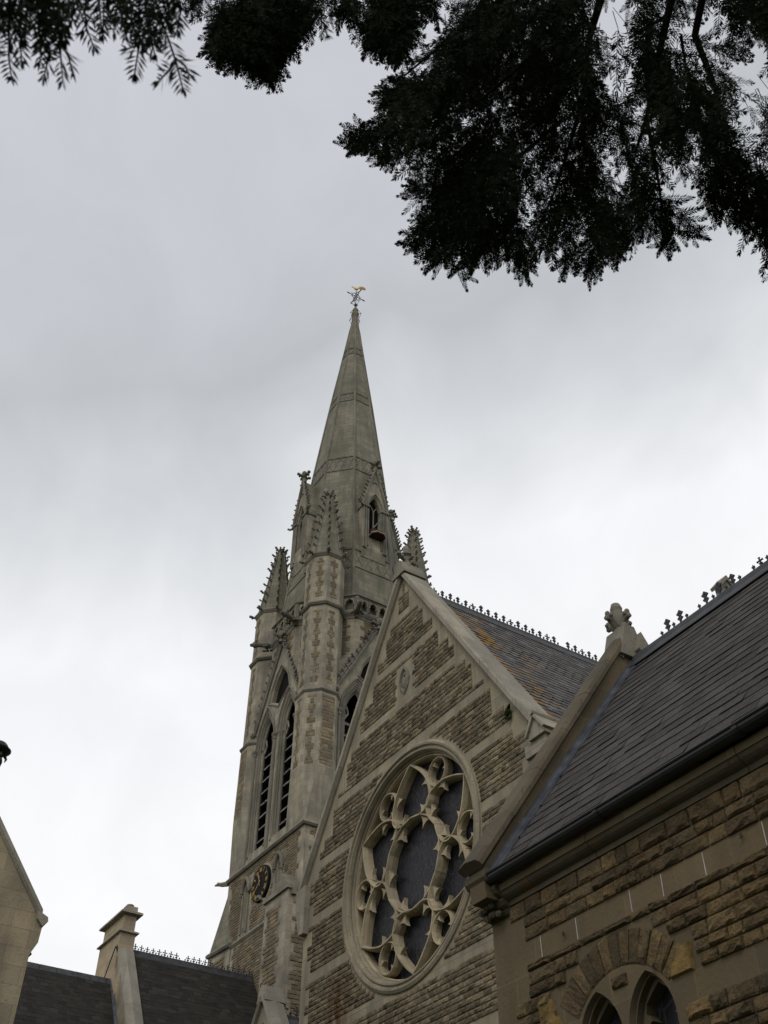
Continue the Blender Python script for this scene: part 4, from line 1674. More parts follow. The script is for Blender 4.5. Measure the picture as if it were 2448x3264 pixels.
    for (y0_, z0_, z1_, x0_) in ((6.94, 4.45, 4.53, -8.825), (6.88, 4.53, 4.63, -8.83), (6.78, 4.63, 4.75, -8.835), (6.67, 4.75, 4.90, -8.84)):
        mb.loft([[V((xx, yy, zz)) for yy, zz in ((7.2, z0_), (y0_+.075, z0_), (y0_+.03, z0_+.02), (y0_, z0_+.06), (y0_, z1_-.025), (y0_+.025, z1_-.001), (7.2, z1_-.001))] for xx in (x0_, -8.47)], True, True)
    for q in range(9):
        mb.ball(V((-8.80+.055*(q % 5)+rng.uniform(-.01, .01), 6.90-.04*(q//5), 4.48+.09*(q//5)+rng.uniform(-.02, .02))), .04, 6, 4)
    mb.build('wall', t)

    # windows
    for c in wins:
        mb = MB().mat('c_ashlar')
        tl = trefoil_light(.25, .7, 2.92, 3.30, c)
        mb.plate([(a, b) for a, b in lancet(.272, .65, 2.93, 3.35, c, 10)], [tl], O+V((0, .14, 0)), X_, Z_)
        mb.ribbon([O+V((a, .14, b)) for a, b in tl], [O+V((a, .27, b)) for a, b in tl])
        w = mb.build('window', t)
        mb = MB().mat('glass')
        mb.quad(O+V((c-.3, .26, .5)), O+V((c+.3, .26, .5)), O+V((c+.3, .26, 3.5)), O+V((c-.3, .26, 3.5)))
        mb.build('pane', w)

    # roof
    ry, rz, ey, ez = 9.65, 8.66, 6.76, 4.80
    S = V((0, ry-ey, rz-ez)); sl = S.length; S.normalize()
    mb = MB().mat('ridge')
    mb.quad(V((-8.62, ey, ez-.02)), V((X1, ey, ez-.02)), V((X1, ry, rz-.02)), V((-8.62, ry, rz-.02)))
    mb.quad(V((-8.62, ry, rz-.02)), V((X1, ry, rz-.02)), V((X1, 2*ry-ey, ez-.02)), V((-8.62, 2*ry-ey, ez-.02)))
    slates(mb, 'c_slate', V((-8.42, ey, ez)), X_, S, X1+8.42, sl-.06, .205, .29, th=.008, lift=.018, jit=.007)
    rf = mb.build('roof', t)
    mb = MB().mat('ridge')
    x = -8.60
    while x < X1:
        e = min(x+.45, X1)
        rr = [(-.16, -.16), (-.15, -.13), (-.075, -.02), (-.065, .03)]
        prof = rr+[(.065*math.cos(a), .04+.065*math.sin(a)) for a in [pi*q/6 for q in range(5, 0, -1)]]+[(-a, b) for a, b in rr[::-1]]
        mb.loft([[V((xx, ry+a, rz+.02+b)) for a, b in prof] for xx in (x, e-.002)], True, True)
        x += .45
    mb.mat('crest')
    zb = rz+.12
    mb.box(-8.3, X1, ry-.015, ry+.015, zb-.02, zb+.012)
    pat = [(-8.2, 'stub'), (-8.09, 'stub'), (-8.0, 'stub'), (-7.91, 'small'), (-7.785, 'big'), (-7.68, 'small'), (-7.55, 'big'), (-7.43, 'small'), (-7.31, 'stub'), (-7.19, 'small'), (-7.055, 'big'), (-6.93, 'small'), (-6.815, 'big'), (-6.70, 'small'), (-6.57, 'big'), (-6.46, 'small'), (-6.34, 'stub'), (-6.22, 'small'), (-6.09, 'cross'), (-5.98, 'small'), (-5.84, 'big'), (-5.72, 'small'), (-5.58, 'big'), (-5.46, 'small'), (-5.3, 'big')]
    for px, kd in pat:
        fleur(mb, (px, ry, zb), X_, {'big': .20, 'small': .10, 'stub': .08, 'cross': .15}[kd], t=.022, kind=kd)
    mb.build('ridge_cresting', rf)
    # ventilator gablet behind the ridge
    mb = MB().mat('coping')
    g = V((-7.42, 10.6, 0))
    mb.extrude([g+V((-.03, -.15, 8.6)), g+V((-.03, .15, 8.6)), g+V((-.03, .15, 9.66)), g+V((-.03, 0, 9.84)), g+V((-.03, -.15, 9.66))], V((.12, 0, 0)))
    for s in (-1, 1):
        mb.extrude([g+V((-.06, 0, 9.90)), g+V((-.06, s*.22, 9.65)), g+V((-.06, s*.19, 9.61)), g+V((-.06, 0, 9.82))], V((.18, 0, 0)))
    mb.build('ventilator', t)

    # gutter with brackets
    mb = MB().mat('iron')
    gy, gz = 6.765, 4.815
    pr = [(gy-.075*math.cos(a), gz-.075*math.sin(a)) for a in [pi*q/8 for q in range(9)]]
    pr = [(gy-.080, gz+.014)]+pr+[(gy+.062, gz), (gy+.05, gz), (gy+.05, gz)]
    x = X0+.30
    first = True
    while x < X1:
        e = min(x+1.8, X1)
        mb.loft([[V((xx, y, z)) for y, z in pr[:-2]] for xx in (x, e)], False, False)
        inner = [(gy-.054*math.cos(a), gz-.054*math.sin(a)) for a in [pi*q/8 for q in range(9)]]
        mb.loft([[V((xx, y, z)) for y, z in inner] for xx in (x, e)], False, False)
        mb.tube([V((x, gy-.080, gz+.006)), V((e, gy-.080, gz+.006))], .014, 6)
        mb.loft([[V((xx, gy-.084*math.cos(a), gz-.083*math.sin(a))) for a in [pi*q/8 for q in range(9)]] for xx in (e-.06, e)], False, False)
        x = e
    mb.add([V((X0+.30, y, z)) for y, z in pr[:-2]], [list(range(len(pr)-2))])
    mb.build('gutter', t)

    # gable coping with cheek and lead flashing
    mb = MB().mat('c_coping')
    S2 = V((0, 9.62-6.60, 9.22-4.95)); L2 = S2.length; S2.normalize()
    N2 = V((0, -S2.z, S2.y))
    nseg = 6
    for q in range(nseg):
        s0, s1 = L2*q/nseg, L2*(q+1)/nseg-.006
        j = rng.uniform(-.006, .006)
        prof = [(-8.845, -.02), (-8.83, .02), (-8.68, .05), (-8.52, .03), (-8.48, -.01), (-8.475, -.06), (-8.51, -.085), (-8.54, -.09), (-8.80, -.09), (-8.83, -.08)]
        B = V((0, 6.60, 4.95))
        mb.loft([[B+S2*s+N2*(h+j)+X_*xx for xx, h in prof] for s in (s0, s1)], True, True)
    # far side of the gable
    for q in range(1):
        B = V((0, 9.65, 9.24)); S3 = V((0, -S2.y*-1, -S2.z)); N3 = V((0, S2.z, S2.y))
        mb.loft([[B+S3*s+N3*h+X_*xx for xx, h in ((-8.845, 0), (-8.66, .04), (-8.48, 0), (-8.48, -.09), (-8.845, -.09))] for s in (0, L2)], True, True)
    # parapet wall under it
    mb.mat('c_ashlar')
    B0 = V((0, 6.66, 4.95)); 
    mb.extrude([V((-8.79, 6.72, 4.6)), V((-8.79, 6.68, 4.90)), V((-8.79, 9.62, 9.10)), V((-8.79, 12.6, 4.90)), V((-8.79, 12.6, 4.6))], V((.26, 0, 0)))
    cp = mb.build('coping', t)
    mb = MB().mat('lead')
    for q in range(8):
        s0, s1 = sl*q/8, sl*(q+1)/8+.03
        B = V((0, ey, ez))
        Nn = V((0, -S.z, S.y))
        hh = .035+.002*(q % 2)
        mb.loft([[B+S*s+X_*xx+Nn*h for xx, h in ((-8.527, .08), (-8.505, .08), (-8.50, hh+.02), (-8.48, hh), (-8.38, hh), (-8.38, .0), (-8.527, 0))] for s in (s0, s1)], True, True)
    mb.build('lead_flashing', t)
    # finial
    mb = MB().mat('carved')
    ap = V((-8.66, 9.64, 9.16))
    mb.extrude([ap+V((-.20, -.27, -.42)), ap+V((-.20, .27, -.42)), ap+V((-.20, .09, .16)), ap+V((-.20, -.09, .16))], V((.40, 0, 0)))
    mb.extrude([ap+V((.16, .0, -.30)), ap+V((.16, .33, -.62)), ap+V((.16, .29, -.30)), ap+V((.16, .10, .02))], V((.14, 0, 0)))
    mb.tube([ap+V((.10, -.22, -.45)), ap+V((.16, -.06, .02)), ap+V((.10, 0, .24))], [.06, .05, .05], 6)
    mb.lathe([(.10, .10), (.085, .22), (.10, .30), (.095, .42), (.085, .52), (.095, .58), (.07, .66), (.02, .69)], ap, 10)
    for d_ in (V((0, -1, 0)), V((0, 1, 0)), V((1, 0, 0)), V((-1, 0, 0))):
        sd_ = V((-d_.y, d_.x, 0))
        mb.tube([ap+d_*.04+Z_*.24, ap+d_*.13+Z_*.33, ap+d_*.20+Z_*.37], [.075, .065, .055], 7)
        mb.ball(ap+d_*.20+Z_*.42, .042, 7, 5)
        mb.ball(ap+d_*.215+Z_*.33, .04, 7, 5)
        mb.obox(ap+d_*.12-sd_*.035+Z_*.26, d_*.11+Z_*.06, sd_*.07, Z_*.07)
        for s_ in (-1, 1):
            mb.ball(ap+d_*.19+sd_*.05*s_+Z_*.37, .036, 6, 4)
    mb.build('apex_finial', t)
    # small iron hooks in the bands
    for hx, hz in ((-7.70, 4.0), (-5.37, 4.06), (-6.60, 3.36), (-7.93, 3.33)):
        mb = MB().mat('iron')
        p = O+V((hx, -.004, hz))
        mb.tube([p, p+V((.0, -.03, 0)), p+V((.025, -.035, .012)), p+V((.03, -.03, -.015)), p+V((.005, -.03, -.025)), p+V((-.015, -.02, -.012))], .005, 5)
        mb.build('wall_hook', t)


build_chapel()


# ------------------------------------------------------------------ nave between tower and crossing
def build_nave():
    t = thing('nave', 'slate roofed nave hidden behind the transept gable', 'church', (-26, 21.95, GZ))
    mb = MB().mat('r_ashlar')
    mb.box(-35.0, 6, 17.6, 26.3, GZ, 9.5)
    mb.build('wall', t)
    mb = MB().mat('l_slate')
    for s in (-1, 1):
        mb.quad(V((-35.0, 21.95, 16.2)), V((6, 21.95, 16.2)), V((6, 21.95+s*4.7, 9.3)), V((-35.0, 21.95+s*4.7, 9.3)))
    mb.build('roof', t)


build_nave()


# ------------------------------------------------------------------ slate roofed range left of the tower
def build_range():
    rx = -38.3
    t = thing('slate_range', 'long dark slate roofed range with a tall pale chimney running up to the clock tower', 'building', (rx, 15.5, GZ))
    tan = 1.43
    hw = 4.2
    # high part
    mb = MB().mat('h_ashlar')
    mb.box(rx-3.9, rx+3.9, 13.3, 18.4, GZ, 9.0)
    mb.box(rx-3.5, rx+3.5, 2.0, 12.7, GZ, 9.0)
    gw = [(rx-4.05, 9.0), (rx+4.05, 9.0), (rx, 14.78)]
    mb.extrude([V((a, 12.75, b)) for a, b in gw], V((0, .5, 0)))
    mb.build('wall', t)

    def roof(zr, y0, y1, hw, name):
        mb = MB().mat('ridge')
        for s in (-1, 1):
            mb.quad(V((rx, y0, zr)), V((rx, y1, zr)), V((rx+s*hw, y1, zr-tan*hw)), V((rx+s*hw, y0, zr-tan*hw)))
        S = V((-1, 0, tan)).normalized()
        slates(mb, 'l_slate', V((rx+hw, y0, zr-tan*hw+.02)), Y_, S, y1-y0, hw*math.sqrt(1+tan*tan)-.04, .20, .30, th=.008, lift=.012, jit=.006)
        return mb.build(name, t)
    r1 = roof(14.66, 13.2, 18.46, 4.2, 'roof')
    r2 = roof(13.52, 2.0, 12.78, 3.8, 'roof')
    mb = MB().mat('ridge')
    y = 13.25
    while y < 18.4:
        e = min(y+.45, 18.42)
        mb.loft([[V((rx+a, yy, 14.66+b)) for a, b in ((-.16, -.18), (-.06, 0), (-.05, .09), (.05, .09), (.06, 0), (.16, -.18))] for yy in (y, e-.004)], True, True)
        y += .45
    mb.mat('crest')
    y, k = 13.44, 0
    while y < 18.3:
        if k not in (8, 14):
            fleur(mb, (rx, y, 14.74), Y_, .25, t=.035, kind='cross')
        fleur(mb, (rx, y+.12, 14.74), Y_, .11, t=.035, kind='small')
        y += .238; k += 1
    mb.build('ridge_cresting', r1)
    mb = MB().mat('ridge')
    y = 2.0
    while y < 12.7:
        e = min(y+.62, 12.74)
        mb.loft([[V((rx+a, yy, 13.52+b)) for a, b in ((-.15, -.17), (-.05, .05), (.05, .05), (.15, -.17))] for yy in (y, e-.015)], True, True)
        y += .62
    mb.build('ridge_tiles', r2)
    # coping of the high gable
    mb = MB().mat('coping')
    for s in (-1, 1):
        S = V((s, 0, -tan)).normalized()
        Nn = V((s*tan, 0, 1)).normalized()
        B = V((rx, 0, 14.72))
        for q in range(7):
            a0, a1 = q*1.05, (q+1)*1.05-.006
            mb.loft([[B+S*a+Y_*yy+Nn*h for yy, h in ((12.70, 0), (12.70, .12), (12.98, .19), (13.33, .12), (13.33, -.02))] for a in (a0, a1)], True, True)
    mb.build('coping', t)
    # chimney
    mb = MB().mat('ch_ashlar')
    x0, x1, y0, y1 = -40.15, -38.05, 12.70, 13.28
    mb.box(x0, x1, y0, y1, 12.2, 15.32)
    mb.box(x0+.06, x1-.06, y0+.05, y1-.05, 15.321, 16.0)
    # chamfered foot
    mb.add([V((x1, y0, 13.9)), V((x1, y1, 13.9)), V((x1+.45, y0+.02, 12.9)), V((x1+.45, y1, 12.9)), V((x1-.5, y0-.02, 12.2)), V((x1, y0, 12.2))], [[0, 1, 3, 2], [0, 2, 5, 4]])
    mb.mat('coping')
    for z, o, h in ((15.22, .10, .10), (15.92, .13, .14)):
        mb.loft([[V((a, b, zz)) for a, b in ((x0-q, y0-q), (x1+q, y0-q), (x1+q, y1+q), (x0-q, y1+q))] for q, zz in ((-.02, z-.04), (o, z), (o, z+h*.5), (-.0, z+h))], True, True)
    for q in range(6):
        xx = x0+.03+q*.345
        mb.box(xx, xx+.32, y0+.06, y1-.06, 16.03, 16.20+.03*(q % 2))
    mb.mat('pot')
    mb.lathe([(.13, 0), (.12, .1), (.14, .12), (.14, .16), (.11, .16)], V((x1-.30, 12.99, 16.2)), 10)
    ch = mb.build('chimney', t)
    mb = MB().mat('lead')
    S = V((1, 0, -tan)).normalized()
    Nn = V((tan, 0, 1)).normalized()
    B = V((rx, 0, 13.54))
    mb.loft([[B+S*a+Y_*yy+Nn*h for yy, h in ((12.67, .02), (12.67, .05), (12.74, .15), (12.78, .15), (12.78, .0))] for a in (.1, 6.3)], True, True)
    mb.build('lead_flashing', t)


build_range()


# ------------------------------------------------------------------ small slated porch between tower and transept
def build_porch():
    y0 = 14.0
    ax, az = -28.3, 10.36
    t = thing('low_porch', 'small low slate roofed building squeezed between tower base and transept', 'porch', (ax, y0+1.5, GZ))
    tan = 1.5
    mb = MB().mat('t_ashlar')
    mb.add([V((ax-2.6, y0, GZ)), V((ax+2.6, y0, GZ)), V((ax+2.6, y0, az-tan*2.6)), V((ax, y0, az)), V((ax-2.6, y0, az-tan*2.6))], [[0, 1, 2, 3, 4]])
    stones(mb, 't_rubble', lambda a, b, d: V((ax+a, y0-d, b)), -2.4, 2.4, 3, 10.2, lambda a, b: abs(a) < min(2.3, (az-b)/tan-.35), rows=[.16], cw=(.18, .45), depth=.04, fine=0)
    mb.quad(V((ax+2.6, y0, GZ)), V((ax+2.6, 18.4, GZ)), V((ax+2.6, 18.4, az-tan*2.6)), V((ax+2.6, y0, az-tan*2.6)))
    mb.quad(V((ax-2.6, y0, GZ)), V((ax-2.6, 18.4, GZ)), V((ax-2.6, 18.4, az-tan*2.6)), V((ax-2.6, y0, az-tan*2.6)))
    mb.build('wall', t)
    rx, rz = ax+.05, 9.9
    mb = MB().mat('ridge')
    for s in (-1, 1):
        mb.quad(V((rx, y0+.1, rz)), V((rx, 18.4, rz)), V((rx+s*2.75, 18.4, rz-tan*2.75)), V((rx+s*2.75, y0+.1, rz-tan*2.75)))
    S = V((-1, 0, tan)).normalized()
    slates(mb, 'c_slate', V((rx+2.75, y0+.15, rz-tan*2.75+.02)), Y_, S, 4.2, 2.75*math.sqrt(1+tan*tan)-.05, .2, .28, lift=.02)
    rf = mb.build('roof', t)
    mb = MB().mat('ridge')
    mb.loft([[V((rx+a, yy, rz+b)) for a, b in ((-.17, -.2), (-.07, .02), (-.06, .12), (.06, .12), (.07, .02), (.17, -.2))] for yy in (y0+.45, 18.3)], True, True)
    mb.mat('crest')
    y = y0+.62
    k = 0
    while y < 18:
        fleur(mb, (rx, y, rz+.10), Y_, .34 if k % 2 == 0 else .17, t=.04, kind='cross' if k % 2 == 0 else 'small')
        y += .21; k += 1
    mb.build('ridge_cresting', rf)
    mb = MB().mat('coping')
    for s in (-1, 1):
        mb.loft([[V((ax+s*a, yy, az+.28-tan*a+h)) for yy, h in ((y0-.10, -.28), (y0-.14, -.2), (y0-.10, -.02), (y0+.2, .05), (y0+.48, -.02), (y0+.48, -.4))] for a in (0, 2.8)], True, True)
    mb.extrude([V((ax-.28, y0-.12, az-.1)), V((ax+.28, y0-.12, az-.1)), V((ax+.06, y0-.12, az+.36)), V((ax-.06, y0-.12, az+.36))], V((0, .62, 0)))
    mb.build('coping', t)


build_porch()


# ------------------------------------------------------------------ pale gabled house at the left edge
def build_house():
    X = -20.0
    t = thing('gabled_house', 'smooth pale stone gabled house with corbelled eaves at the left edge', 'house', (X, 1.2, GZ))
    ym = 1.2
    yr = 5.03
    hw = yr-ym
    # east face with corbelled kneelers
    right = [(yr-.0, GZ), (yr, 7.20), (yr+.02, 7.26), (yr+.11, 7.46), (yr+.12, 7.76), (yr+.10, 7.86)]
    apex = 7.86+1.27*(hw+.0)
    outer = right+[(ym, apex)]+[(2*ym-a, b) for a, b in right[::-1]]
    mb = MB().mat('h_ashlar')
    mb.extrude([V((X, a, b)) for a, b in outer], V((-.6, 0, 0)))
    mb.box(X-13.5, X-.6, ym-hw, yr, GZ, 7.6)
    # slightly proud plinth course
    mb.box(X, X+.05, ym-hw, yr-.001, GZ, 1.0)
    mb.build('wall', t)
    mb = MB().mat('coping')
    sl = 1.27
    for s in (-1, 1):
        for q in range(6):
            a0, a1 = (hw+.06)*q/6, (hw+.06)*(q+1)/6-.004
            mb.loft([[V((X+xx, ym+s*a, 7.98+sl*(hw+.06-a)+h)) for xx, h in ((-.65, -.13), (-.65, .05), (-.3, .13), (.05, .06), (.07, -.06), (.02, -.13))] for a in (a0, a1)], True, True)
        mb.loft([[V((X+xx, ym+s*yy, zz)) for yy, zz in ((hw-.02, 7.86), (hw+.10, 7.74), (hw+.19, 7.84), (hw+.17, 7.92), (hw+.03, 7.98), (hw-.05, 8.0))] for xx in (-.68, .08)], True, True)
    mb.build('coping', t)
    mb = MB().mat('l_slate')
    for s in (-1, 1):
        mb.quad(V((X-.6, ym, apex-.25)), V((X-14, ym, apex-.25)), V((X-14, ym+s*(hw+.2), 7.45)), V((X-.6, ym+s*(hw+.2), 7.45)))
    mb.build('roof', t)


build_house()


# ------------------------------------------------------------------ iron post with finial at the left edge
def build_post():
    d = ray(-18, 2420)
    p = d*(5.2/d.length)
    t = thing('iron_post', 'dark green iron post whose knobbed finial just enters at the left edge', 'post', (p.x, p.y, GZ))
    s = .00138
    prof = [(13, -70), (14, -40), (12, -30), (24, -22), (27, -8), (24, 5), (17, 12), (15, 16), (26, 20), (34, 24), (46, 33), (46, 35), (33, 29), (35, 40), (33, 50), (26, 58), (14, 64), (2, 66)]
    mb = MB().mat('green')
    mb.lathe([(r*s, h*s) for r, h in prof], p, 20)
    for k in range(6):
        a = k*pi/3+.3
        dd = V((math.cos(a), math.sin(a), 0))
        mb.tube([p+dd*30*s+Z_*14*s, p+dd*36*s+Z_*4*s, p+dd*33*s-Z_*6*s], [.008, .006, .002], 5)
    mb.build('finial', t, smooth=True)
    mb = MB().mat('green')
    mb.lathe([(.06, GZ), (.06, GZ+.4), (.035, GZ+.5), (.030, GZ+1.6), (.022, p.z-70*s-.3), (.0205, p.z-70*s)], V((p.x, p.y, 0)), 12)
    mb.build('shaft', t)


build_post()


# ------------------------------------------------------------------ tuft growing from the transept gable
def build_tuft():
    p = V((-17.92+3.86, 11.95, 11.62))
    t = thing('fern_tuft', 'small dark green tuft growing from a joint under the transept coping', 'plant', tuple(p))
    mb = MB().mat('fern')
    R = random.Random(3)
    for k in range(90):
        a = R.uniform(0, 2*pi)
        d = V((math.cos(a)*.07, -abs(math.sin(a))*.06-.02, R.uniform(-.16, .08)))
        q = p+V((R.uniform(-.05, .05), 0, R.uniform(-.12, .12)))
        sd = V((R.uniform(-1, 1), R.uniform(-1, 1), R.uniform(-1, 1))).normalized()*.018
        mb.add([q-sd, q+sd, q+d*.6+sd*1.3, q+d, q+d*.6-sd*1.3], [[0, 1, 2, 3, 4]])
    mb.build('foliage', t)


build_tuft()


# ------------------------------------------------------------------ the yew overhead
def build_yew():
    R = np.random.RandomState(11)
    base = V((2.6, 3.0, GZ))
    t = thing('yew_tree', 'dark yew tree whose needled boughs hang into the top of the view', 'tree', tuple(base))

    # ---- shoot templates: needles in two ranks on a thin stem, along +x, flat in xy
    def shoot(L, nl, nw, sp, droop=.0, fan=1.0, rs=None):
        Q = []
        x = .004
        while x < L:
            f = x/L
            ln = nl*(1-.45*f**4)*rs.uniform(.85, 1.1)
            for s in (-1, 1):
                an = math.radians(rs.uniform(52, 74)*(1-.35*f))
                tilt = rs.normal(0, .28)*fan
                d = np.array([math.cos(an), s*math.sin(an)*math.cos(tilt), math.sin(tilt)])
                w = np.array([-d[1], d[0], 0]); w /= np.linalg.norm(w)
                w = w*math.cos(.5)+np.array([0, 0, 1])*math.sin(.5)*rs.choice([-1, 1])
                p = np.array([x, 0, -droop*x*x])
                bend = np.array([0.10*ln, 0, -.10*ln])
                m = p+d*ln*.5+bend*.3
                Q.append([p-w*nw*.15, m-w*nw*.5, p+d*ln+bend, m+w*nw*.5])
            x += sp*rs.uniform(.8, 1.2)
        # terminal tuft
        for k in range(4):
            an = rs.uniform(-.45, .45)
            d = np.array([math.cos(an), math.sin(an), rs.normal(0, .2)])
            p = np.array([L-.004, 0, -droop*L*L])
            w = np.array([-d[1], d[0], 0])
            Q.append([p-w*nw*.15, p+d*nl*.4-w*nw*.5, p+d*nl*.75, p+d*nl*.4+w*nw*.5])
        n = 5
        for i in range(n):
            a, b = L*i/n, L*(i+1)/n
            r = .0013
            for w in (np.array([0, r, 0]), np.array([0, 0, r])):
                pa, pb = np.array([a, 0, -droop*a*a]), np.array([b, 0, -droop*b*b])
                Q.append([pa-w, pb-w, pb+w, pa+w])
        return np.array(Q)

    def rotz(Q, a):
        c, s = math.cos(a), math.sin(a)
        M_ = np.array([[c, -s, 0], [s, c, 0], [0, 0, 1]])
        return Q @ M_.T

    def spray(seed, L=.26, nl=.026, sp=.0088, nw=.0054):
        rs = np.random.RandomState(seed)
        parts = [shoot(L, nl, nw, sp, .5, 1, rs)]
        k = 0
        x = L*.12
        while x < L*.85:
            s = 1 if k % 2 else -1
            q = shoot(L*rs.uniform(.28, .5)*(1-.35*x/L), nl, nw, sp, .8, 1, rs)
            q = rotz(q, s*rs.uniform(.6, .95))
            tl = rs.normal(0, .2)
            q[..., 2] += q[..., 1]*tl
            q += np.array([x, 0, -.5*x*x])
            parts.append(q)
            x += L*rs.uniform(.14, .28)
            k += 1
        return np.concatenate(parts)
    sprays = [spray(i) for i in range(8)]
    coarse = [spray(50+i, .50, .042, .020, .011) for i in range(4)]
    single = [shoot(L, .0215, .0030, .0058, .15, .8, np.random.RandomState(90+i)) for i, L in enumerate((.18, .22, .26, .3))]

    def place(tm, p, d, nrm, sc_=1.):
        d = d/np.linalg.norm(d)
        y = np.cross(nrm, d)
        ny = np.linalg.norm(y)
        y = y/ny if ny > 1e-6 else np.array([0, 1., 0])
        z = np.cross(d, y)
        return (tm*sc_) @ np.stack([d, y, z])+p

    def quads_obj(name, Q, mat, parent):
        Q = np.concatenate(Q)
        n = len(Q)
        v = (Q.reshape(-1, 3)-np.array(base)).astype(np.float32)
        me = bpy.data.meshes.new(name)
        me.vertices.add(n*4); me.loops.add(n*4); me.polygons.add(n)
        me.vertices.foreach_set('co', v.ravel())
        me.loops.foreach_set('vertex_index', np.arange(n*4, dtype=np.int32))
        me.polygons.foreach_set('loop_start', np.arange(0, n*4, 4, dtype=np.int32))
        me.materials.append(M[mat])
        me.update(calc_edges=True)
        ob = bpy.data.objects.new(name, me)
        sc.collection.objects.link(ob)
        ob.parent = parent
        return ob
    npv = lambda v: np.array((v.x, v.y, v.z))
    rtn, upn, fwn = npv(r2), npv(u2), npv(fw)

    def at(x, y, d):
        q = npv(ray(x, y))
        return q/np.linalg.norm(q)*d

    def inpoly(x, y, poly):
        c = False
        n = len(poly)
        j = n-1
        for i in range(n):
            xi, yi = poly[i]; xj, yj = poly[j]
            if (yi > y) != (yj > y) and x < (xj-xi)*(y-yi)/(yj-yi)+xi:
                c = not c
            j = i
        return c

    # trunk and limbs
    trunk = MB().mat('bark')
    trunk.tube([V((2.6, 3.0, GZ-.1)), V((2.65, 3.05, -.2)), V((2.55, 2.95, 1.5)), V((2.4, 2.9, 3.2)), V((2.3, 2.7, 5.2)), V((2.2, 2.6, 7.5)), V((2.2, 2.6, 9.5))], [.55, .42, .36, .32, .25, .16, .05], 12)
    trunk.build('trunk', t)

    def limb(mb, pts, r0, r1):
        n = len(pts)
        mb.tube(pts, [r0+(r1-r0)*i/(n-1) for i in range(n)], 7)

    def vec(a): return V((float(a[0]), float(a[1]), float(a[2])))

    def mass(poly, holes, src, n, depth, dvar, sparse, seed, limbs, root, inset_layers=1, size=(.45, 1.35)):
        rs = np.random.RandomState(seed)
        xs = [p[0] for p in poly]; ys = [p[1] for p in poly]
        Q = []
        ph = rs.uniform(0, 6, 4)
        placed = 0
        tries = 0
        while placed < n and tries < n*40:
            tries += 1
            x, y = rs.uniform(min(xs), max(xs)), rs.uniform(min(ys), max(ys))
            if not inpoly(x, y, poly):
                continue
            dn = math.sin(x/160+ph[0])*math.cos(y/140+ph[1])+.6*math.sin(x/70+y/90+ph[2])
            d = depth+dvar*.5*dn+rs.uniform(-1, 1)*dvar*.4
            d2 = np.array([x-src[0], y-src[1]])
            d2 = d2/np.linalg.norm(d2)+np.array([rs.normal(0, .6), .55+rs.normal(0, .35)])
            d2 /= np.linalg.norm(d2)
            sc_ = rs.uniform(*size)
            ln = .26*sc_
            px = ln*FPX/d*.92
            bad = False
            for f in (.5, .8, 1.0):
                qx, qy = x+d2[0]*px*f, y+d2[1]*px*f
                if not inpoly(qx, qy, poly) and qy > 0 and qx < 2448:
                    bad = True
                    break
            if not bad:
                for (hx, hy, rx_, ry_, pr) in holes:
                    for f in (0, .3, .6, .9):
                        if ((x+d2[0]*px*f-hx)/(rx_*1.35))**2+((y+d2[1]*px*f-hy)/(ry_*1.35))**2 < 1 and rs.uniform() < pr:
                            bad = True
                            break
                    if bad:
                        break
            if bad:
                continue
            dv = rtn*d2[0]-upn*d2[1]+fwn*rs.normal(0, .32)
            nrm = fwn*1.0+rtn*rs.normal(0, .45)+upn*rs.normal(0, .45)
            p = at(x, y, d)
            Q.append(place(sprays[rs.randint(len(sprays))], p, dv, nrm, sc_))
            # the twig that carries the spray
            back = p-dv/np.linalg.norm(dv)*.07*sc_+rs.normal(0, .02, 3)
            for w_ in (rtn*.0016, upn*.0016):
                Q.append(np.array([[p-w_, back-w_, back+w_, p+w_]]))
            placed += 1
        # shoots reaching out to the points of the outline
        m = len(poly)
        for i in range(m):
            (ax_, ay_), (bx_, by_), (cx_, cy_) = poly[i-1], poly[i], poly[(i+1) % m]
            if by_ < -5 or bx_ > 2440:
                continue
            mx_, my_ = (ax_+cx_)/2-bx_, (ay_+cy_)/2-by_
            ll = math.hypot(mx_, my_)
            if ll < 8 or not inpoly(bx_+mx_/ll*12, by_+my_/ll*12, poly):
                continue
            for rep_ in range(2):
                d = depth+rs.uniform(-.2, .2)
                bx2, by2 = bx_+mx_/ll*rs.uniform(150, 210)+rs.normal(0, 15), by_+my_/ll*rs.uniform(150, 210)+rs.normal(0, 15)
                p0 = at(bx2, by2, d)
                dv = at(bx_, by_, d)-p0
                Q.append(place(sprays[rs.randint(len(sprays))], p0, dv, fwn+rtn*rs.normal(0, .3)+upn*rs.normal(0, .3), float(np.linalg.norm(dv))*.9/.26))
            for rep_ in range(3):
                d = depth+rs.uniform(-.3, .3)
                a_ = rs.normal(0, .35) if rep_ else 0
                ux = (mx_/ll*math.cos(a_)-my_/ll*math.sin(a_))
                uy = (mx_/ll*math.sin(a_)+my_/ll*math.cos(a_))
                tipx, tipy = bx_-ux*6+rs.normal(0, 8), by_-uy*6+rs.normal(0, 8)
                Lp = rs.uniform(90, 150)
                p0 = at(tipx+ux*Lp, tipy+uy*Lp, d)
                p1 = at(tipx, tipy, d+rs.normal(0, .03))
                dv = p1-p0
                L_ = np.linalg.norm(dv)
                nrm = fwn+rtn*rs.normal(0, .25)+upn*rs.normal(0, .25)
                Q.append(place(shoot(L_, .024, .0062, .0085, .1, .8, rs), p0, dv, nrm))
                for q_ in range(2):
                    f_ = rs.uniform(.15, .6)
                    sd = np.cross(nrm, dv); sd /= np.linalg.norm(sd)
                    dv2 = dv/L_*.8+sd*rs.choice([-1, 1])*.7
                    Q.append(place(shoot(L_*rs.uniform(.3, .5), .022, .0060, .0085, .1, .8, rs), p0+dv*f_, dv2, nrm))
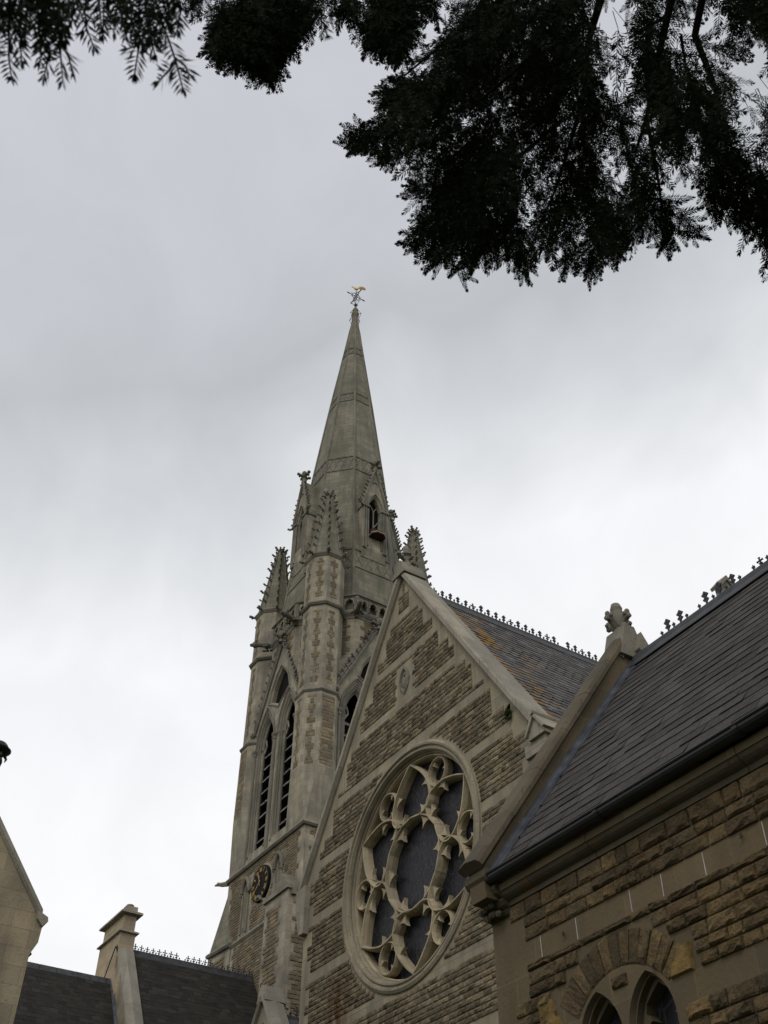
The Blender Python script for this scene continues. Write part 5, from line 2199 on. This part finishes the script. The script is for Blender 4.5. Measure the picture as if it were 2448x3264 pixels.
        for pts, r0, r1, dd in limbs:
            P = [vec(at(a, b, dd)) for a, b in pts]
            mb = MB().mat('bark')
            limb(mb, P, r0, r1)
            bo = mb.build('bough', t)
        quads_obj('foliage', Q, 'needle', bo)
        return bo

    D = 1.4756
    z6 = lambda l: [(1200+.752*a, .752*b) for a, b in l]
    polyR = [(a*D, b*D) for a, b in ((960, -60), (985, 55), (945, 105), (905, 150), (840, 175), (808, 205), (822, 240), (860, 250), (800, 268), (750, 278), (735, 302), (752, 335), (800, 338), (845, 362), (880, 350), (905, 372), (868, 420), (902, 455), (905, 492), (868, 525), (905, 555), (925, 582), (975, 578), (1012, 600), (1050, 572), (1095, 575), (1140, 608), (1158, 560), (1185, 578), (1215, 600), (1250, 585), (1278, 610), (1300, 572), (1345, 560), (1375, 525), (1412, 512), (1450, 552), (1462, 500), (1520, 518), (1478, 440), (1512, 425), (1548, 480), (1572, 455), (1615, 500), (1640, 520), (1655, 545), (1700, 540), (1700, 185), (1640, 200), (1585, 200), (1565, 150), (1615, 120), (1655, 85), (1720, 60), (1720, -60))]
    hz = [(640, 885, 36, 62, 1), (860, 975, 42, 48, 1), (1028, 742, 38, 36, 1), (660, 645, 26, 28, 1), (945, 312, 32, 34, 1), (1432, 200, 62, 48, 1), (1350, 650, 26, 60, .9), (830, 415, 16, 20, 1), (775, 500, 18, 20, 1), (1060, 130, 55, 40, .75), (985, 65, 30, 32, .9), (1165, 610, 60, 60, .6), (320, 480, 22, 18, .9), (450, 490, 14, 22, .9), (1100, 410, 30, 30, .6), (630, 150, 16, 20, .9), (1320, 860, 30, 40, .8), (1020, 70, 20, 40, .7), (1640, 640, 18, 60, .8)]
    holesR = [(1200+.752*a, .752*b, .752*c, .752*d, e) for a, b, c, d, e in hz]
    hr = np.random.RandomState(77)
    for k in range(22):
        holesR.append((hr.uniform(1900, 2440), hr.uniform(20, 620), hr.uniform(12, 34), hr.uniform(14, 40), .85))
    for k in range(16):
        holesR.append((hr.uniform(1350, 1900), hr.uniform(250, 760), hr.uniform(8, 18), hr.uniform(10, 22), .85))
    limbsR = [(z6([(1000, -200), (950, 0), (905, 150), (890, 240), (880, 420), (830, 560)]), .022, .006, 5.2),
              (z6([(1300, -200), (1250, 0), (1190, 260), (1145, 500), (1100, 640)]), .022, .006, 5.1),
              (z6([(1420, -200), (1350, 150), (1420, 330), (1470, 490), (1510, 640)]), .020, .006, 5.4),
              (z6([(700, -120), (390, 90), (240, 220), (120, 320)]), .012, .004, 5.0),
              (z6([(1210, 80), (1070, 165)]), .008, .004, 5.1),
              (z6([(1290, 150), (1315, 310)]), .008, .004, 5.2),
              (z6([(700, 200), (450, 420), (200, 520), (40, 590)]), .010, .003, 5.0),
              (z6([(800, 500), (560, 700), (330, 800), (150, 820)]), .010, .003, 5.0),
              (z6([(880, 420), (760, 800), (640, 1080)]), .010, .003, 5.3),
              (z6([(1145, 500), (1200, 800), (1220, 1000)]), .010, .003, 5.3)]
    mass(polyR, holesR, (2000, -350), 1150, 5.2, 1.2, 0, 3, limbsR, None)

    z5 = lambda l: [(600+.5425*a, .5425*b) for a, b in l]
    polyM = z5([(-10, -90), (15, 45), (60, 112), (120, 85), (190, 150), (135, 215), (108, 270), (150, 300), (135, 325), (180, 370), (225, 330), (282, 418), (330, 370), (390, 425), (440, 450), (500, 500), (535, 455), (520, 400), (560, 360), (585, 335), (610, 280), (640, 245), (668, 230), (660, 170), (710, 165), (760, 70), (850, 95), (868, 170), (910, 150), (940, 105), (990, 155), (1010, 110), (1060, 125), (1000, 205), (1045, 250), (1060, 300), (1105, 322), (1150, 290), (1175, 380), (1215, 388), (1235, 330), (1280, 340), (1310, 270), (1322, 190), (1390, 165), (1445, 155), (1475, 40), (1490, -90)])
    holesM = [(600+.5425*900, .5425*70, 18, 10, .9), (600+.5425*1090, .5425*60, 22, 22, .7), (600+.5425*860, 12, 20, 14, .5)]
    limbsM = [(z5([(700, -260), (560, -60), (440, 120), (420, 260)]), .012, .004, 5.0), (z5([(1600, -120), (1420, 0), (1250, 70), (1150, 200)]), .010, .004, 5.2), (z5([(700, -260), (900, -80), (930, 60)]), .010, .004, 5.0)]
    mass(polyM, holesM, (1050, -500), 330, 5.1, .8, 0, 5, limbsM, None)

    # near shoots at the upper left, about an arm's length and a half away
    rs = np.random.RandomState(21)
    z4 = lambda a, b: (.422*a, .422*b)
    Q = []
    mb = MB().mat('bark')
    near = [([(70, -120), (70, 120), (68, 300), (66, 430), (86, 590)], 1.70), ([(-60, -100), (-30, 150), (-10, 380)], 1.75), ([(20, -140), (10, 80), (-20, 250)], 1.8),
            ([(285, -120), (288, 120), (300, 280), (380, 420)], 1.72), ([(380, 380), (330, 590)], 1.74), ([(430, -120), (438, 120), (450, 330), (475, 625)], 1.66), ([(460, 330), (520, 430), (548, 552)], 1.68), ([(200, -140), (215, 40), (190, 180)], 1.85), ([(360, -140), (340, 60), (360, 240)], 1.9),
            ([(520, -140), (510, -20), (560, 60)], 1.8), ([(740, -120), (750, 60), (768, 218)], 1.74), ([(690, -150), (660, -60), (640, 40)], 1.8),
            ([(1058, -120), (1048, 140), (1052, 330), (1015, 572)], 1.70), ([(900, -120), (905, 60), (950, 270)], 1.78), ([(1050, 330), (950, 380)], 1.72),
            ([(1150, -120), (1200, 120), (1270, 290), (1330, 470), (1382, 675)], 1.62), ([(1325, 470), (1260, 550), (1190, 620)], 1.63), ([(1330, 440), (1400, 500), (1430, 565)], 1.64), ([(1330, -120), (1365, 80), (1335, 240)], 1.76), ([(1120, 40), (1130, 240), (1170, 420)], 1.78), ([(820, -120), (830, 20), (810, 140)], 1.8), ([(980, -120), (985, 60), (1000, 180)], 1.82)]
    for pts, d in near:
        P = [at(*z4(*p), d+.02*i) for i, p in enumerate(pts)]
        mb.tube([vec(p) for p in P], [.0018]*(len(P)-1)+[.0009], 5)
        # needles along the path
        for i in range(len(P)-1):
            seg = P[i+1]-P[i]
            L = np.linalg.norm(seg)
            last = i == len(P)-2
            tm = shoot(L, .027*(.85 if last else 1), .0040, .0070, 0, .7, rs)
            if not last:
                tm = tm[:-10-4]
            nrm = fwn+rtn*rs.normal(0, .25)+upn*rs.normal(0, .25)
            Q.append(place(tm, P[i], seg, nrm))
    for k in range(40):
        x = rs.choice([rs.uniform(-40, 600), rs.uniform(720, 1390)])
        y = rs.uniform(-220, 5)
        d = rs.uniform(1.7, 2.1)
        L = rs.uniform(.06, .10)
        dv = rtn*rs.normal(0, .4)-upn*1+fwn*rs.normal(0, .3)
        Q.append(place(shoot(L, .025, .0040, .0072, .2, 1, rs), at(*z4(x, y), d), dv, fwn+rtn*rs.normal(0, .5)+upn*rs.normal(0, .5)))
    # blurred near shoots by the middle clump
    for pts, d in (([(690, -80), (740, 60), (800, 150), (815, 205)], 1.9), ([(760, 100), (700, 130), (690, 160)], 1.95), ([(1100, -60), (1130, 30), (1090, 110)], 1.95), ([(190, 60), (160, 160), (140, 240)], 1.9)):
        P = [at(600+.5425*a, .5425*b, d) for a, b in pts]
        mb.tube([vec(p) for p in P], .0016, 5)
        for i in range(len(P)-1):
            seg = P[i+1]-P[i]
            Q.append(place(shoot(np.linalg.norm(seg), .018, .0034, .008, 0, .8, rs), P[i], seg, fwn+rtn*rs.normal(0, .3)))
    # the limb they hang from, out of frame above
    la = [vec(at(x, y, dd)) for x, y, dd in ((-300, -260, 2.0), (100, -150, 1.85), (400, -160, 1.8), (760, -220, 1.95), (1200, -420, 2.5), (1800, -800, 3.6))]
    mb.tube(la+[V((2.25, 2.65, 6.2))], [.003, .005, .007, .010, .018, .04, .07], 7)
    lb = mb.build('bough', t)
    quads_obj('foliage', Q, 'needle', lb)

    # limbs, and the rest of the crown above and behind, added unseen for shade
    mb = MB().mat('bark')
    for tgt, z0 in (((1952, -150, 5.2), 5.6), ((2178, -150, 5.1), 5.2), ((2268, -150, 5.4), 5.9), ((1726, -90, 5.0), 6.0), ((980, -141, 5.0), 6.4), ((1468, -65, 5.2), 6.2)):
        e = vec(at(*tgt))
        s_ = V((2.25, 2.65, z0))
        limb(mb, [s_, s_+(e-s_)*.4+Z_*.35, s_+(e-s_)*.75+Z_*.25, e], .10, .022)
    Q = []
    cnt = 0
    for k in range(9000):
        u = rs.normal(size=3)
        u /= np.linalg.norm(u)
        rr = rs.uniform(.35, 1)**(1/2.5)
        p = np.array([1.9, .2, 6.2])+u*rr*np.array([5.2, 4.6, 4.3])
        if p[2] < 1.9:
            continue
        q = proj(V(p))
        dist = float(np.linalg.norm(p))
        mgn = 1.0/dist*FPX+120
        if dist < 2.6:
            continue
        if V(p).dot(fw) < 1.2 and V(p).dot(fw) > -.9 and dist < 3.4:
            continue
        if q is not None and -mgn < q[0] < 2448+mgn and -mgn < q[1] < 3264+mgn:
            continue
        if p[1] > 6.0:
            continue
        dv = u*.6+np.array([0, 0, -.5])+rs.normal(0, .3, 3)
        Q.append(place(coarse[rs.randint(4)], p, dv, np.array([0, 0, 1.])+rs.normal(0, .4, 3), rs.uniform(.8, 1.3)))
        cnt += 1
        if cnt > 2600:
            break
    for k in range(26):
        u = rs.normal(size=3); u /= np.linalg.norm(u)
        e = np.array([1.9, .2, 6.4])+u*np.array([4., 3.6, 3.2])
        q = proj(V(e))
        if e[2] < 2 or e[1] > 5.5 or (q is not None and -200 < q[0] < 2600 and -200 < q[1] < 3400):
            continue
        s_ = V((2.3, 2.7, float(rs.uniform(2.8, 8))))
        limb(mb, [s_, s_+(V(e)-s_)*.5+Z_*.25, V(e)], .08, .012)
    cb = mb.build('bough', t)
    quads_obj('foliage', Q, 'needle', cb)


build_yew()
